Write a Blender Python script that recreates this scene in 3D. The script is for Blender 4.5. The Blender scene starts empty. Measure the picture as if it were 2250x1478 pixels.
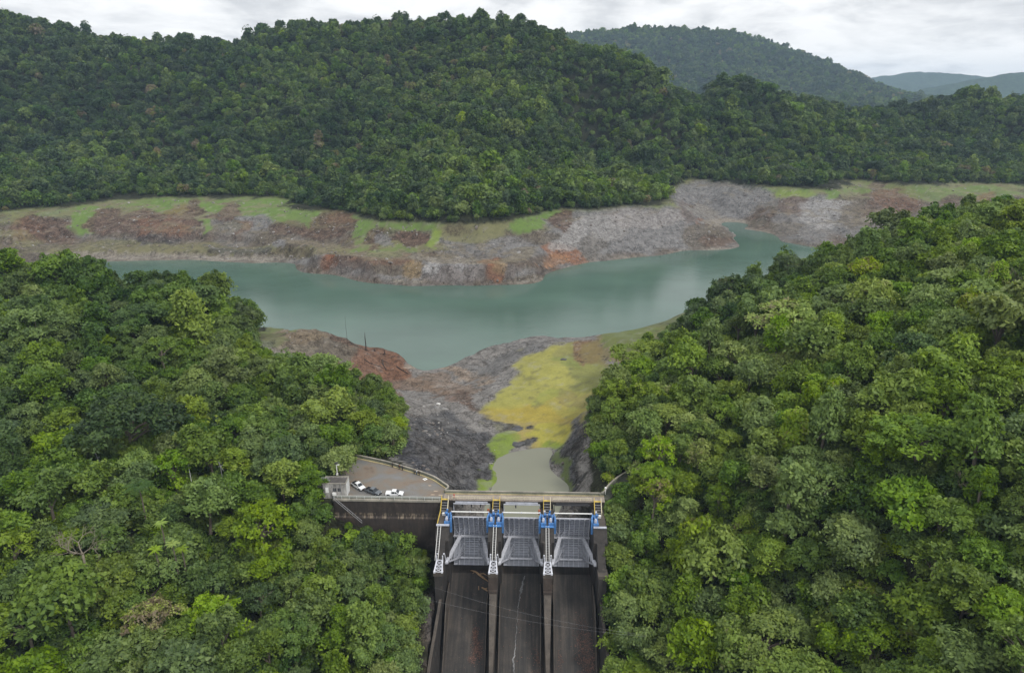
import bpy, bmesh, math, random
import numpy as np
from mathutils import Vector, Matrix, Euler

R = math.radians
scene = bpy.context.scene
COL = scene.collection
rng = np.random.default_rng(7)
random.seed(7)
EXPOSURE = 0.53
HAZE = 0.000068

# ------------------------------------------------------------------ camera
CAM_Z, PITCH, FPX, CX, CY = 111.0, R(19.8), 1500.0, 1125.0, 739.0
SP, CP = math.sin(PITCH), math.cos(PITCH)
cam = bpy.data.cameras.new('camera')
cam.sensor_width = 36.0
cam.lens = 36.0 * FPX / 2250.0
cam.clip_start = 1.0
cam.clip_end = 30000.0
cam_ob = bpy.data.objects.new('camera', cam)
cam_ob.location = (0, 0, CAM_Z)
cam_ob.rotation_euler = (R(90) - PITCH, 0, 0)
COL.objects.link(cam_ob)
scene.camera = cam_ob

def uv_d(u, v, d):
    """World point seen at photo position u, v at depth d."""
    a, b = (u - CX) / FPX, (v - CY) / FPX
    return np.array([a * d, d * (CP - b * SP), CAM_Z - d * (SP + b * CP)])
def uv_z(u, v, z):
    b = (v - CY) / FPX
    return uv_d(u, v, (CAM_Z - z) / (SP + b * CP))
def project(x, y, z):
    dz = z - CAM_Z
    d = y * CP - dz * SP
    b = (-y * SP - dz * CP) / d
    return CX + FPX * x / d, CY + FPX * b, d

# ------------------------------------------------------------------ numpy noise
def _hash(ix, iy, seed):
    h = (ix.astype(np.int64) * 374761393 + iy.astype(np.int64) * 668265263 + seed * 1442695041) & 0xFFFFFFFF
    h = ((h ^ (h >> 13)) * 1274126177) & 0xFFFFFFFF
    h = (h ^ (h >> 16)) & 0xFFFFFFFF
    return h / 4294967295.0 * 2 - 1
def vnoise(x, y, seed=0):
    ix, iy = np.floor(x), np.floor(y)
    fx, fy = x - ix, y - iy
    fx = fx * fx * fx * (fx * (fx * 6 - 15) + 10); fy = fy * fy * fy * (fy * (fy * 6 - 15) + 10)
    a, b = _hash(ix, iy, seed), _hash(ix + 1, iy, seed)
    c, d = _hash(ix, iy + 1, seed), _hash(ix + 1, iy + 1, seed)
    return (a + (b - a) * fx) * (1 - fy) + (c + (d - c) * fx) * fy
def fbm(x, y, wl, octs=4, seed=0, gain=0.5):
    s, amp, tot = 0, 1.0, 0
    for k in range(octs):
        c, sn = math.cos(k * 1.1 + seed), math.sin(k * 1.1 + seed)
        s = s + amp * vnoise((x * c - y * sn) / wl + 17.3 * k, (x * sn + y * c) / wl - 9.1 * k, seed + k)
        tot += amp; amp *= gain; wl *= 0.5
    return s / tot
def ridged(x, y, wl, octs=3, seed=0):
    s, amp, tot = 0, 1.0, 0
    for k in range(octs):
        n = 1 - np.abs(vnoise(x / wl + 31 * k, y / wl + 7 * k, seed + k)) * 2
        s = s + amp * n; tot += amp; amp *= 0.5; wl *= 0.5
    return s / tot
def sstep(a, b, x):
    t = np.clip((x - a) / (b - a), 0, 1)
    return t * t * (3 - 2 * t)

# ------------------------------------------------------------------ dam frame: xl along the bridge, yl upstream, z = 0 on the bridge deck
DX, DY, DROT = 2.8, 169.0, R(-1.6)
dc, ds = math.cos(DROT), math.sin(DROT)
def dam(xl, yl, z=0.0):
    return (DX + xl * dc - yl * ds, DY + xl * ds + yl * dc, z)
def to_dam(x, y):
    return (x - DX) * dc + (y - DY) * ds, -(x - DX) * ds + (y - DY) * dc
def floor_z(yl):
    return np.where(yl > -7, -20.0, -20.0 + 0.47 * (yl + 7))

# ------------------------------------------------------------------ terrain control points
LAKE_Z, POND_Z = -34.0, -16.0
PTS = []
def pz(u, v, z, h=0): p = uv_z(u, v, z + h); PTS.append((p[0], p[1], z))
def pd(u, v, d, h=9): p = uv_d(u, v, d); PTS.append((p[0], p[1], p[2] - h))
def pw(x, y, z): PTS.append((x, y, z))
# slope below the dam on the building side (canopy depth)
for u, v, d in [(0,1478,150),(350,1478,158),(700,1478,168),(200,1300,165),(500,1300,175),(750,1300,182),(0,1250,158),
                (400,1100,190),(150,1100,180),(600,1150,190),(0,1000,190),(400,1000,198),(220,1000,195),(600,1060,200),
                (250,920,208),(0,900,210),(500,900,232),(650,930,232),(100,830,222),(500,800,262),(650,830,262),(350,830,240),
                (500,735,292),(200,750,255),(0,700,255),(300,640,290)]:
    pd(u, v, d)
for u, v, d in [(200,605,295),(0,560,295),(400,605,312),(530,665,325),(100,590,290),(300,605,305),(-200,560,295)]:
    pd(u, v, d, 18)
pd(-300,1478,140); pd(-300,1000,185); pd(-300,700,255); pd(-300,560,300)
for x, y, z in [(-58,176,0),(-45,176,0),(-35,178,0),(-27,176,0),(-58,190,0),(-46,188,0),(-66,180,1.5),(-70,195,1),(-56,203,-1),(-75,215,-1)]:
    pw(x, y, z)
# foot of the concrete wall and the slope beside the chute
for x, y, z in [(-54,164,-7),(-40,163,-13),(-30,162,-17),(-30,150,-19),(-32,135,-24),(-45,145,-19),(-60,150,-13),(-32,110,-30),(-60,120,-24)]:
    pw(x, y, z)
# bank behind the parking apron, trees on it, rock cut, channel
for x, y, z in [(-48,200,-2.5),(-38,200,-3),(-40,216,-4),(-43,240,-7),(-54,272,-11),(-70,262,-4),(-73,277,-9),(-95,270,-1),(-97,287,-3),(-113,296,1),
                (-27,183,-.5),(-33,188,-.5),(-20,176,-2),(-18,190,-8),(-22,205,-9),(-28,222,-9),(-8,200,-15),(-8.5,222,-15.2),(-17,238,-14.5),(-32,232,-9),(-31,242,-12),
                (-1,205,-17.5),(8,215,-17.5),(14,205,-17.5),(14,186,-18),(0,186,-18),(-10,184,-16.5)]:
    pw(x, y, z)
for x, y, z in [(22.5,200,-15.8),(20,226,-15.8),(25,186,-2),(27,200,-3),(29,225,-3.5),(30,240,-5),(23,215,-9),(40,185,2),(45,200,4),(34,182,0),(28,174,0),(36,165,-3)]:
    pw(x, y, z)
# flat of mud and yellow grass
for u, v, z in [(1130,972,-15.3),(1190,980,-15.5),(1060,950,-14.8),(1100,870,-13),(1290,870,-11),(1200,880,-13.3),(1200,800,-10.5),(1350,800,-9),(1300,770,-8),
                (1230,765,-8.3),(1200,748,-10),(1290,742,-8),(1345,738,-4),(1250,920,-14),(1100,785,-19),(1150,765,-14),(1050,805,-29),(960,828,-34),(1000,840,-23),
                (900,870,-18),(1000,880,-16.5),(1050,850,-16.5),(950,925,-12.5),(920,850,-23),(1320,850,-7),(1400,760,-3)]:
    pz(u, v, z)
# red mound and the sunken slopes behind mound and ridges
for u, v, z in [(580,748,1),(680,722,0),(740,738,-5),(800,762,-12),(870,800,-22),(905,832,-31),(640,780,-3),(720,800,-7),(800,838,-14),(860,840,-22)]:
    pz(u, v, z)
for x, y, z in [(-110,350,-22),(-75,355,-33),(-140,365,-18),(-40,360,-38),(10,360,-26),(50,360,-22),(30,395,-40),(70,395,-36),(-110,390,-42),(-200,380,-30),(-300,400,-30),(110,400,-32),
                (-180,430,-50),(-60,440,-52),(60,450,-52),(180,430,-46),(-300,520,-46),(-100,500,-46),(250,520,-48),(200,560,-46),(330,600,-46),(300,640,-42),(-450,480,-44),(420,520,-44)]:
    pw(x, y, z)
# slope across the spillway from the building (canopy depth)
for u, v, d in [(1440,730,318),(1500,690,318),(1550,660,320),(1620,620,322)]:
    pd(u, v, d, 15)
for u, v, d in [(1750,575,318),(2000,490,315),(2250,440,310)]:
    pd(u, v, d, 14)
for u, v, d in [(1340,960,228),(1330,880,250),(1400,800,285),(1500,900,222),(1500,800,262),
                (1700,800,235),(1650,700,280),(2000,700,220),(1850,620,275),(2100,580,260),(2250,700,198),(2000,900,168),(2250,900,155),(1500,1050,192),(1700,950,195),(1800,1050,165),
                (2200,1100,137),(1400,1150,190),(1400,1250,183),(1550,1200,178),(1700,1250,165),(2000,1300,142),(2250,1300,127),(1400,1400,168),(1550,1400,160),(1700,1450,148),(2000,1478,132),(2250,1478,116),(2550,1000,140),(2550,700,190),(2550,450,300)]:
    pd(u, v, d)
for x, y, z in [(28,150,-17),(29,130,-22),(29,110,-27),(27,163,-10),(150,420,-25),(220,420,-10),(320,420,0),(100,365,-6),(180,370,14)]:
    pw(x, y, z)
# far shore, waterline
for u, v in [(-100,585),(130,577),(420,571),(560,578),(650,580),(720,602),(810,620),(900,628),(1000,626),(1100,626),(1180,621),(1200,602),(1290,577),(1400,565),(1500,551),(1625,541),(1610,522),(1640,505),(1720,532),(1800,545),(1900,540),(2000,530)]:
    pz(u, v, LAKE_Z)
for u, v, z in [(1655,528,-38),(1690,541,-39),(1642,516,-37),(1720,548,-39),(1800,556,-38),(1640,545,-39)]:
    pz(u, v, z)
# terraces and bank
for u, v, z in [(300,545,-28),(150,530,-25),(500,548,-28),(620,545,-27),(720,565,-23),(850,563,-21),(1000,562,-20),(1100,565,-20),(900,520,-13),(1000,520,-13),(760,530,-18),(830,530,-17),
                (60,510,-18),(240,505,-18),(400,500,-16),(560,500,-15),(660,510,-16),(1130,520,-14),(1250,520,-17),(1400,500,-14),(1540,490,-20),(1600,510,-30),
                (1500,452,-6),(1530,475,-13),(1575,506,-23),(1608,527,-30.5),(1522,458,-26),(1550,474,-30),(1590,496,-34.5),(1615,511,-36),(1568,452,-24),(1620,470,-28),(1650,490,-33),(1600,440,-16),(1700,470,-22),(1780,440,-12),(1850,490,-26),(1900,450,-16),(1960,430,-9),(2050,450,-18),(2000,480,-26),(2150,430,-12)]:
    pz(u, v, z)
# tree line at the full water level
TREELINE = [(-400,470),(0,466),(150,452),(290,432),(420,432),(600,432),(680,455),(760,468),(850,486),(1000,490),(1100,486),(1190,470),(1250,462),(1340,455),(1440,447),(1476,434),(1486,394),(1600,400),(1700,410),(1800,414),(1830,396),(1900,398),(2000,402),(2250,405),(2700,405)]
for u, v in TREELINE:
    pz(u, v, -2.0)
# wooded hills (canopy depth)
for u, v, d in [(300,340,860),(0,340,860),(600,330,860),(1000,390,725),(1005,320,755),(1010,250,815),(1030,180,890),(830,410,805),(800,330,905),(770,260,990),(1330,360,860),(1300,280,960),(1180,330,800),(1450,320,900),(1600,310,960),(1900,310,1010),(2200,310,1030),(300,200,980),(0,200,960),(600,180,1000),(750,250,930),(850,200,1010),(1050,130,990),(1250,220,960),(1450,230,960),(1750,260,1040),(2050,260,1080),
                (-300,30,1000),(0,32,1020),(150,68,1060),(300,84,1070),(400,97,1070),(550,82,1090),(640,55,1110),(730,42,1120),(900,52,1120),(990,45,1110),(1070,34,1080),(1150,64,1030),(1250,104,1000),(1400,134,1000),(1600,178,1050),(1750,206,1100),(1850,216,1130),(1950,214,1130),(2060,204,1130),(2150,214,1120),(2250,218,1110),(2500,215,1100)]:
    pd(u, v, d, 10)
# behind the ridge, and the hazy hill beyond
for x, y, z in [(-900,1350,120),(-400,1350,90),(0,1350,120),(250,1300,60),(500,1350,20),(800,1350,20),(-900,2300,150),(-300,2300,150),(0,1700,110),(400,1650,40),(900,1700,10),(1500,1500,20),(-1500,1000,210),(1500,1000,60),(1400,2300,0),(1800,2300,20)]:
    pw(x, y, z)
for u, v, d in [(1000,120,3350),(1200,88,3400),(1300,76,3450),(1400,65,3500),(1500,70,3500),(1600,72,3500),(1700,100,3480),(1800,128,3450),(1900,172,3400),(1980,205,3350),(1500,130,3250),(1700,170,3200),(1850,205,3150),(1300,140,3250)]:
    pd(u, v, d, 10)
for x, y, z in [(320,4500,280),(1280,4500,280),(2100,4200,40),(600,2600,40),(1200,2600,20),(2000,3000,20),(-600,3400,120)]:
    pw(x, y, z)

P = np.array(PTS)
RBF_C = 9.0
def _solve(P):
    n = len(P)
    d2 = (P[:, None, 0] - P[None, :, 0]) ** 2 + (P[:, None, 1] - P[None, :, 1]) ** 2
    K = np.sqrt(d2 + RBF_C ** 2) - np.eye(n) * 1.0
    S = 1000.0
    Q = np.stack([np.ones(n), P[:, 0] / S, P[:, 1] / S], 1)
    A = np.block([[K, Q], [Q.T, np.zeros((3, 3))]])
    w = np.linalg.solve(A, np.concatenate([P[:, 2], np.zeros(3)]))
    return w
W = _solve(P)
def rbf(x, y):
    out = W[-3] + W[-2] * x / 1000 + W[-1] * y / 1000
    for i in range(len(P)):
        out = out + W[i] * np.sqrt((x - P[i, 0]) ** 2 + (y - P[i, 1]) ** 2 + RBF_C ** 2)
    return out
APRON_EDGE = [uv_z(1000,1079,0), uv_z(985,1074,0), uv_z(972,1064,0), uv_z(955,1053,0), uv_z(930,1043,0), uv_z(895,1032,0), uv_z(850,1019,0), uv_z(800,1008,0), uv_z(760,1000,0)]
def seg_dist(x, y, poly):
    best = np.full(np.shape(x), 1e9)
    for (a, b) in zip(poly[:-1], poly[1:]):
        ax, ay, bx, by = a[0], a[1], b[0], b[1]
        t = np.clip(((x - ax) * (bx - ax) + (y - ay) * (by - ay)) / ((bx - ax) ** 2 + (by - ay) ** 2), 0, 1)
        best = np.minimum(best, np.hypot(x - ax - t * (bx - ax), y - ay - t * (by - ay)))
    return best
def inside(x, y, poly):
    c = np.zeros(np.shape(x), bool)
    n = len(poly)
    for i in range(n):
        x0, y0 = poly[i][0], poly[i][1]; x1, y1 = poly[(i + 1) % n][0], poly[(i + 1) % n][1]
        if y0 == y1: continue
        c ^= ((y0 > y) != (y1 > y)) & (x < (x1 - x0) * (y - y0) / (y1 - y0) + x0)
    return c
_w0 = dam(-60, 0); _w1 = dam(-20, 0)
APRON = [(_w1[0], _w1[1]), (_w0[0], _w0[1]), (_w0[0] - 2, 196)] + [(p[0], p[1]) for p in APRON_EDGE[::-1]]
ROAD_LINE = [dam(20, 1.7), dam(23.6, 1.7), dam(25.6, 3.6), dam(27.2, 7), dam(30.5, 11.5), dam(36, 16.5), dam(46, 22)]

def height(x, y):
    x = np.asarray(x, float); y = np.asarray(y, float)
    z = rbf(x, y)
    xl, yl = to_dam(x, y)
    far = sstep(430, 560, y)
    wood = sstep(-3, 4, z)
    bank = sstep(-40, -33, z) * (1 - wood)
    # wooded spurs and gullies
    z = z + far * wood * ((ridged(x + 0.25 * y, y * 0.40, 185, 2, 3) - .45) * 29 * (1 - .6 * sstep(110, 190, z)) + fbm(x, y, 70, 3, 5) * 9) * sstep(0, 45, z)
    # gullied drawdown bank
    g = ridged(x + fbm(x, y, 40, 2, 8) * 14, y * 0.5, 42, 4, 11)
    calm = 1 - .6 * np.exp(-(((x - 110) / 110) ** 2)) * (y < 760)
    z = z + far * bank * calm * (g * 4.6 + fbm(x, y, 18, 3, 12) * 1.8) * sstep(-34.5, -28, z)
    tz = (z + fbm(x, y, 55, 3, 15) * 5) / 8.0; tf = tz - np.floor(tz)
    z = z + far * bank * ridged(x + fbm(x, y, 25, 2, 9) * 9, y * .28, 19, 2, 14) * 1.5 * calm * sstep(-34.3, -29, z)
    z = z + far * bank * calm * (sstep(.36, .64, tf) - tf) * 8.0 * .30 * sstep(-.25, .25, fbm(x, y, 70, 2, 16)) * sstep(-34.3, -32, z)
    # eroded benches: a steep crisp face over the water with a flat top, and a low scarp behind the beach
    hn = fbm(x, y, 40, 3, 18)
    t1 = (z + 34) / 14.0 + hn * .10
    z1 = -34 + 14 * np.minimum(1.0, np.maximum(t1, 0) * 2.1) + np.maximum(0, (t1 - .48)) * 1.2
    w1 = sstep(-235, -205, x) * sstep(45, 15, x) * (y < 640) * (t1 > 0) * (t1 < 1.05) * sstep(1.05, .9, t1)
    z = z * (1 - w1) + np.maximum(z, z1) * w1
    zb = -34 + (z + 34) * .55; s1 = sstep(-30.6, -29.6, z + hn * 2.0) * 2.6
    w2 = sstep(-205, -235, x) * (y < 720) * (z > -34.2) * (z < -18) * sstep(-18, -22, z)
    z = z * (1 - w2) + np.minimum(z + 1.5, zb + s1) * w2
    z = z + far * bank * fbm(x, y, 6, 3, 19) * .55 * calm * sstep(-34.5, -32, z)
    # near ground
    nearbank = (1 - far) * sstep(232, 262, y)
    z = z + nearbank * (1 - wood) * (ridged(x * .8 + y * .5, y, 22, 4, 21) * 0.9 + fbm(x, y, 7, 3, 23) * 0.5)
    mound = np.exp(-(((x + 85) / 30) ** 2 + ((y - 318) / 26) ** 2))
    z = z + mound * (ridged(x, y, 16, 4, 25) * 1.8 + fbm(x, y, 5, 3, 26) * .7)
    wildn = (1 - far) * (1 - nearbank) * (1 - sstep(-26, -24, xl) * sstep(28, 26, xl))
    z = z + wildn * wood * fbm(x, y, 22, 3, 27) * 1.2
    # rock cuts either side of the pond
    lb = np.exp(-(((x + 22) / 14) ** 2 + ((y - 206) / 22) ** 2)); rb = np.exp(-(((x - 24) / 5) ** 2 + ((y - 208) / 26) ** 2))
    z = z + lb * (ridged(x * .6 - y * .6, y * .3 + x * .3, 8, 5, 31) * 2.2 - 1.0) + rb * (ridged(x, y * .5, 6, 4, 33) * 2.0 - 1.2)
    # parking apron and road are laid on a level bench
    a_in = inside(x, y, APRON)
    da = seg_dist(x, y, APRON + [APRON[0]])
    wa = np.where(a_in, 1.0, 1 - sstep(0.2, 2.5, da)) * (yl > -1.0)
    z = z * (1 - wa) + wa * (-0.35)
    dr = seg_dist(x, y, ROAD_LINE)
    wr = 1 - sstep(1.6, 5.5, dr)
    z = np.where((xl > 22) & (yl > -1), z * (1 - wr) + wr * (-0.3), z)
    # cut for the concrete wall
    foot = -6.5 - (xl + 54) * 0.36
    wallz = (xl > -55) & (xl < -22) & (yl < -0.4)
    z = np.where(wallz, np.minimum(z, foot + np.maximum(0, -yl - 16) * .1), z)
    # spillway corridor: ground lies under the chute, and meets the side walls below their tops
    edge = np.maximum(np.abs(xl + 0.0) - 23.0, 0)
    walltop = np.where(yl > -21, -14.5, -16.5 + 0.28 * (yl + 16))
    z = np.where((yl < 1) & (edge > 0), np.minimum(z, walltop - 1.4 + edge * 0.75), z)
    z = np.where((edge <= 0) & (yl < 6), floor_z(yl) - 3.0, z)
    ch = (np.abs(xl) < 21.5) & (yl >= 6) & (yl < 12)
    z = np.where(ch, np.minimum(z, -17.2), z)
    z = np.where((np.abs(xl) < 24) & (np.abs(xl) >= 21.5) & (yl >= 1) & (yl < 9), np.minimum(z, -1.6), z)
    return z
# ------------------------------------------------------------------ materials
def new_mat(name):
    m = bpy.data.materials.new(name)
    m.use_nodes = True
    nt = m.node_tree
    b = nt.nodes['Principled BSDF']
    return m, nt, b
def N(nt, typ, **kw):
    n = nt.nodes.new(typ)
    for k, v in kw.items():
        setattr(n, k, v)
    return n
def set_in(n, **kw):
    for k, v in kw.items():
        n.inputs[k.replace('_', ' ')].default_value = v
def ramp(nt, stops, interp='LINEAR'):
    n = nt.nodes.new('ShaderNodeValToRGB')
    cr = n.color_ramp
    cr.interpolation = interp
    while len(cr.elements) < len(stops): cr.elements.new(0.5)
    for e, (p, c) in zip(cr.elements, stops):
        e.position = p
        e.color = (*c, 1) if len(c) == 3 else c
    return n
def mixc(nt, fac, a, b, mode='MIX'):
    n = nt.nodes.new('ShaderNodeMix'); n.data_type = 'RGBA'; n.blend_type = mode
    for s, v in ((n.inputs[0], fac), (n.inputs[6], a), (n.inputs[7], b)):
        if hasattr(v, 'is_linked'): nt.links.new(v, s)
        elif isinstance(v, (int, float)): s.default_value = v
        else: s.default_value = (*v, 1)
    return n.outputs[2]
def math_n(nt, op, a, b=0.0, clamp=False):
    n = nt.nodes.new('ShaderNodeMath'); n.operation = op; n.use_clamp = clamp
    for s, v in ((n.inputs[0], a), (n.inputs[1], b)):
        if hasattr(v, 'is_linked'): nt.links.new(v, s)
        else: s.default_value = v
    return n.outputs[0]
def noise(nt, scale, detail=4, rough=0.55, vec=None, dist=0.0):
    n = nt.nodes.new('ShaderNodeTexNoise')
    set_in(n, Scale=scale, Detail=detail, Roughness=rough, Distortion=dist)
    if vec is not None: nt.links.new(vec, n.inputs['Vector'])
    return n.outputs['Fac']
def objvec(nt, scale=(1, 1, 1)):
    t = nt.nodes.new('ShaderNodeTexCoord'); mp = nt.nodes.new('ShaderNodeMapping')
    mp.inputs['Scale'].default_value = scale
    nt.links.new(t.outputs['Object'], mp.inputs['Vector'])
    return mp.outputs['Vector']
def bump(nt, b, h, strength=0.4, dist=0.1):
    n = nt.nodes.new('ShaderNodeBump')
    set_in(n, Strength=strength, Distance=dist)
    nt.links.new(h, n.inputs['Height']); nt.links.new(n.outputs['Normal'], b.inputs['Normal'])
def plain(name, col, rough=0.6, metal=0.0, var=0.25, scale=1.5):
    m, nt, b = new_mat(name)
    f = noise(nt, scale, 5, .6, objvec(nt))
    lo = tuple(c * (1 - var) for c in col); hi = tuple(min(1, c * (1 + var)) for c in col)
    r = ramp(nt, [(.3, lo), (.7, hi)]); nt.links.new(f, r.inputs[0])
    nt.links.new(r.outputs[0], b.inputs['Base Color'])
    set_in(b, Roughness=rough, Metallic=metal)
    return m

# ------------------------------------------------------------------ world: overcast daylight
SUN_EL, SUN_AZ = R(52), R(128)
w = bpy.data.worlds.new('World'); scene.world = w; w.use_nodes = True
nt = w.node_tree
bg = nt.nodes['Background']
sky = N(nt, 'ShaderNodeTexSky', sky_type='NISHITA', sun_disc=False, sun_elevation=SUN_EL, sun_rotation=SUN_AZ)
sky.altitude = 300; sky.dust_density = 2.0
tc = nt.nodes.new('ShaderNodeTexCoord')
sep = nt.nodes.new('ShaderNodeSeparateXYZ'); nt.links.new(tc.outputs['Generated'], sep.inputs[0])
zz = math_n(nt, 'ADD', math_n(nt, 'MAXIMUM', sep.outputs[2], 0.0), 0.20)
cx_ = math_n(nt, 'DIVIDE', sep.outputs[0], zz); cy_ = math_n(nt, 'DIVIDE', sep.outputs[1], zz)
cmb = nt.nodes.new('ShaderNodeCombineXYZ'); nt.links.new(cx_, cmb.inputs[0]); nt.links.new(cy_, cmb.inputs[1])
n1 = noise(nt, 1.3, 7, .55, cmb.outputs[0], .6)
n2 = noise(nt, 4.2, 5, .6, cmb.outputs[0], .3)
mixn = math_n(nt, 'ADD', math_n(nt, 'MULTIPLY', n1, .72), math_n(nt, 'MULTIPLY', n2, .28))
cr = ramp(nt, [(.33, (4.3, 4.4, 4.6)), (.42, (5.5, 5.6, 5.75)), (.49, (7.0, 7.05, 7.1)), (.56, (8.0, 8.0, 8.0))])
nt.links.new(mixn, cr.inputs[0])
cl = ramp(nt, [(.50, (.985, .985, .985)), (.68, (.92, .92, .92))]); nt.links.new(n1, cl.inputs[0])
skyc = mixc(nt, cl.outputs[0], sky.outputs[0], cr.outputs[0])
nt.links.new(skyc, bg.inputs['Color']); bg.inputs['Strength'].default_value = 0.10
sun = bpy.data.lights.new('sun', 'SUN'); sun.energy = 1.5; sun.angle = R(14); sun.color = (1, .96, .9)
so = bpy.data.objects.new('sun', sun)
# sun_rotation turns the sky's sun clockwise from +Y
sd = Vector((math.sin(SUN_AZ) * math.cos(SUN_EL), math.cos(SUN_AZ) * math.cos(SUN_EL), math.sin(SUN_EL)))
so.rotation_euler = sd.to_track_quat('Z', 'Y').to_euler(); so.location = sd * 500
COL.objects.link(so)
vs = scene.view_settings
scene.display_settings.display_device = 'sRGB'
vs.view_transform = 'Standard'; vs.look = 'None'; vs.exposure = EXPOSURE; vs.gamma = 1.0
scene.render.engine = 'CYCLES'
cy = scene.cycles
cy.max_bounces = 6; cy.diffuse_bounces = 3; cy.glossy_bounces = 2; cy.transmission_bounces = 2; cy.volume_bounces = 0; cy.transparent_max_bounces = 4
cy.use_denoising = True; cy.denoiser = 'OPENIMAGEDENOISE'; cy.denoising_input_passes = 'RGB_ALBEDO_NORMAL'; cy.denoising_prefilter = 'ACCURATE'; cy.sample_clamp_indirect = 3.0; scene.render.filter_size = 1.2
cy.use_adaptive_sampling = True; cy.adaptive_threshold = 0.008
cy.caustics_reflective = False; cy.caustics_refractive = False

# ------------------------------------------------------------------ object helpers
def setp(o, label=None, cat=None, group=None, kind=None):
    for k, v in (('label', label), ('category', cat), ('group', group), ('kind', kind)):
        if v: o[k] = v
    return o
def link(name, me, mat=None, parent=None):
    o = bpy.data.objects.new(name, me); COL.objects.link(o)
    if mat is not None and me is not None:
        for m in (mat if isinstance(mat, (list, tuple)) else [mat]): me.materials.append(m)
    if parent is not None: o.parent = parent
    return o
def np_mesh(name, V, F, smooth=False):
    """V (n,3), F (m,3) or (m,4) arrays -> mesh"""
    V = np.asarray(V, np.float32); F = np.asarray(F, np.int32)
    me = bpy.data.meshes.new(name)
    k = F.shape[1]
    me.vertices.add(len(V)); me.vertices.foreach_set('co', V.ravel())
    me.loops.add(F.size); me.loops.foreach_set('vertex_index', F.ravel())
    me.polygons.add(len(F)); me.polygons.foreach_set('loop_start', np.arange(0, F.size, k, dtype=np.int32))
    if smooth: me.polygons.foreach_set('use_smooth', np.ones(len(F), bool))
    me.update(); me.validate()
    return me
def grid_faces(nr, nc):
    i = np.arange(nr * nc).reshape(nr, nc)
    return np.stack([i[:-1, :-1], i[:-1, 1:], i[1:, 1:], i[1:, :-1]], -1).reshape(-1, 4)

# ------------------------------------------------------------------ ground sheet
rows = [45.0]
while rows[-1] < 4600:
    y = rows[-1]
    rows.append(y + (max(0.55, y * 0.0042) if y < 900 else y * 0.009))
rows = np.array(rows)
tt = np.linspace(-1.12, 1.12, 760)
GX = tt[None, :] * (rows[:, None] + 130); GY = np.repeat(rows[:, None], len(tt), 1)
GZ = height(GX, GY)
sx_ = np.gradient(GZ, axis=1) / np.gradient(GX, axis=1); sy_ = np.gradient(GZ, axis=0) / np.gradient(GY, axis=0)
SLOPE = np.hypot(sx_, sy_)

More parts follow.
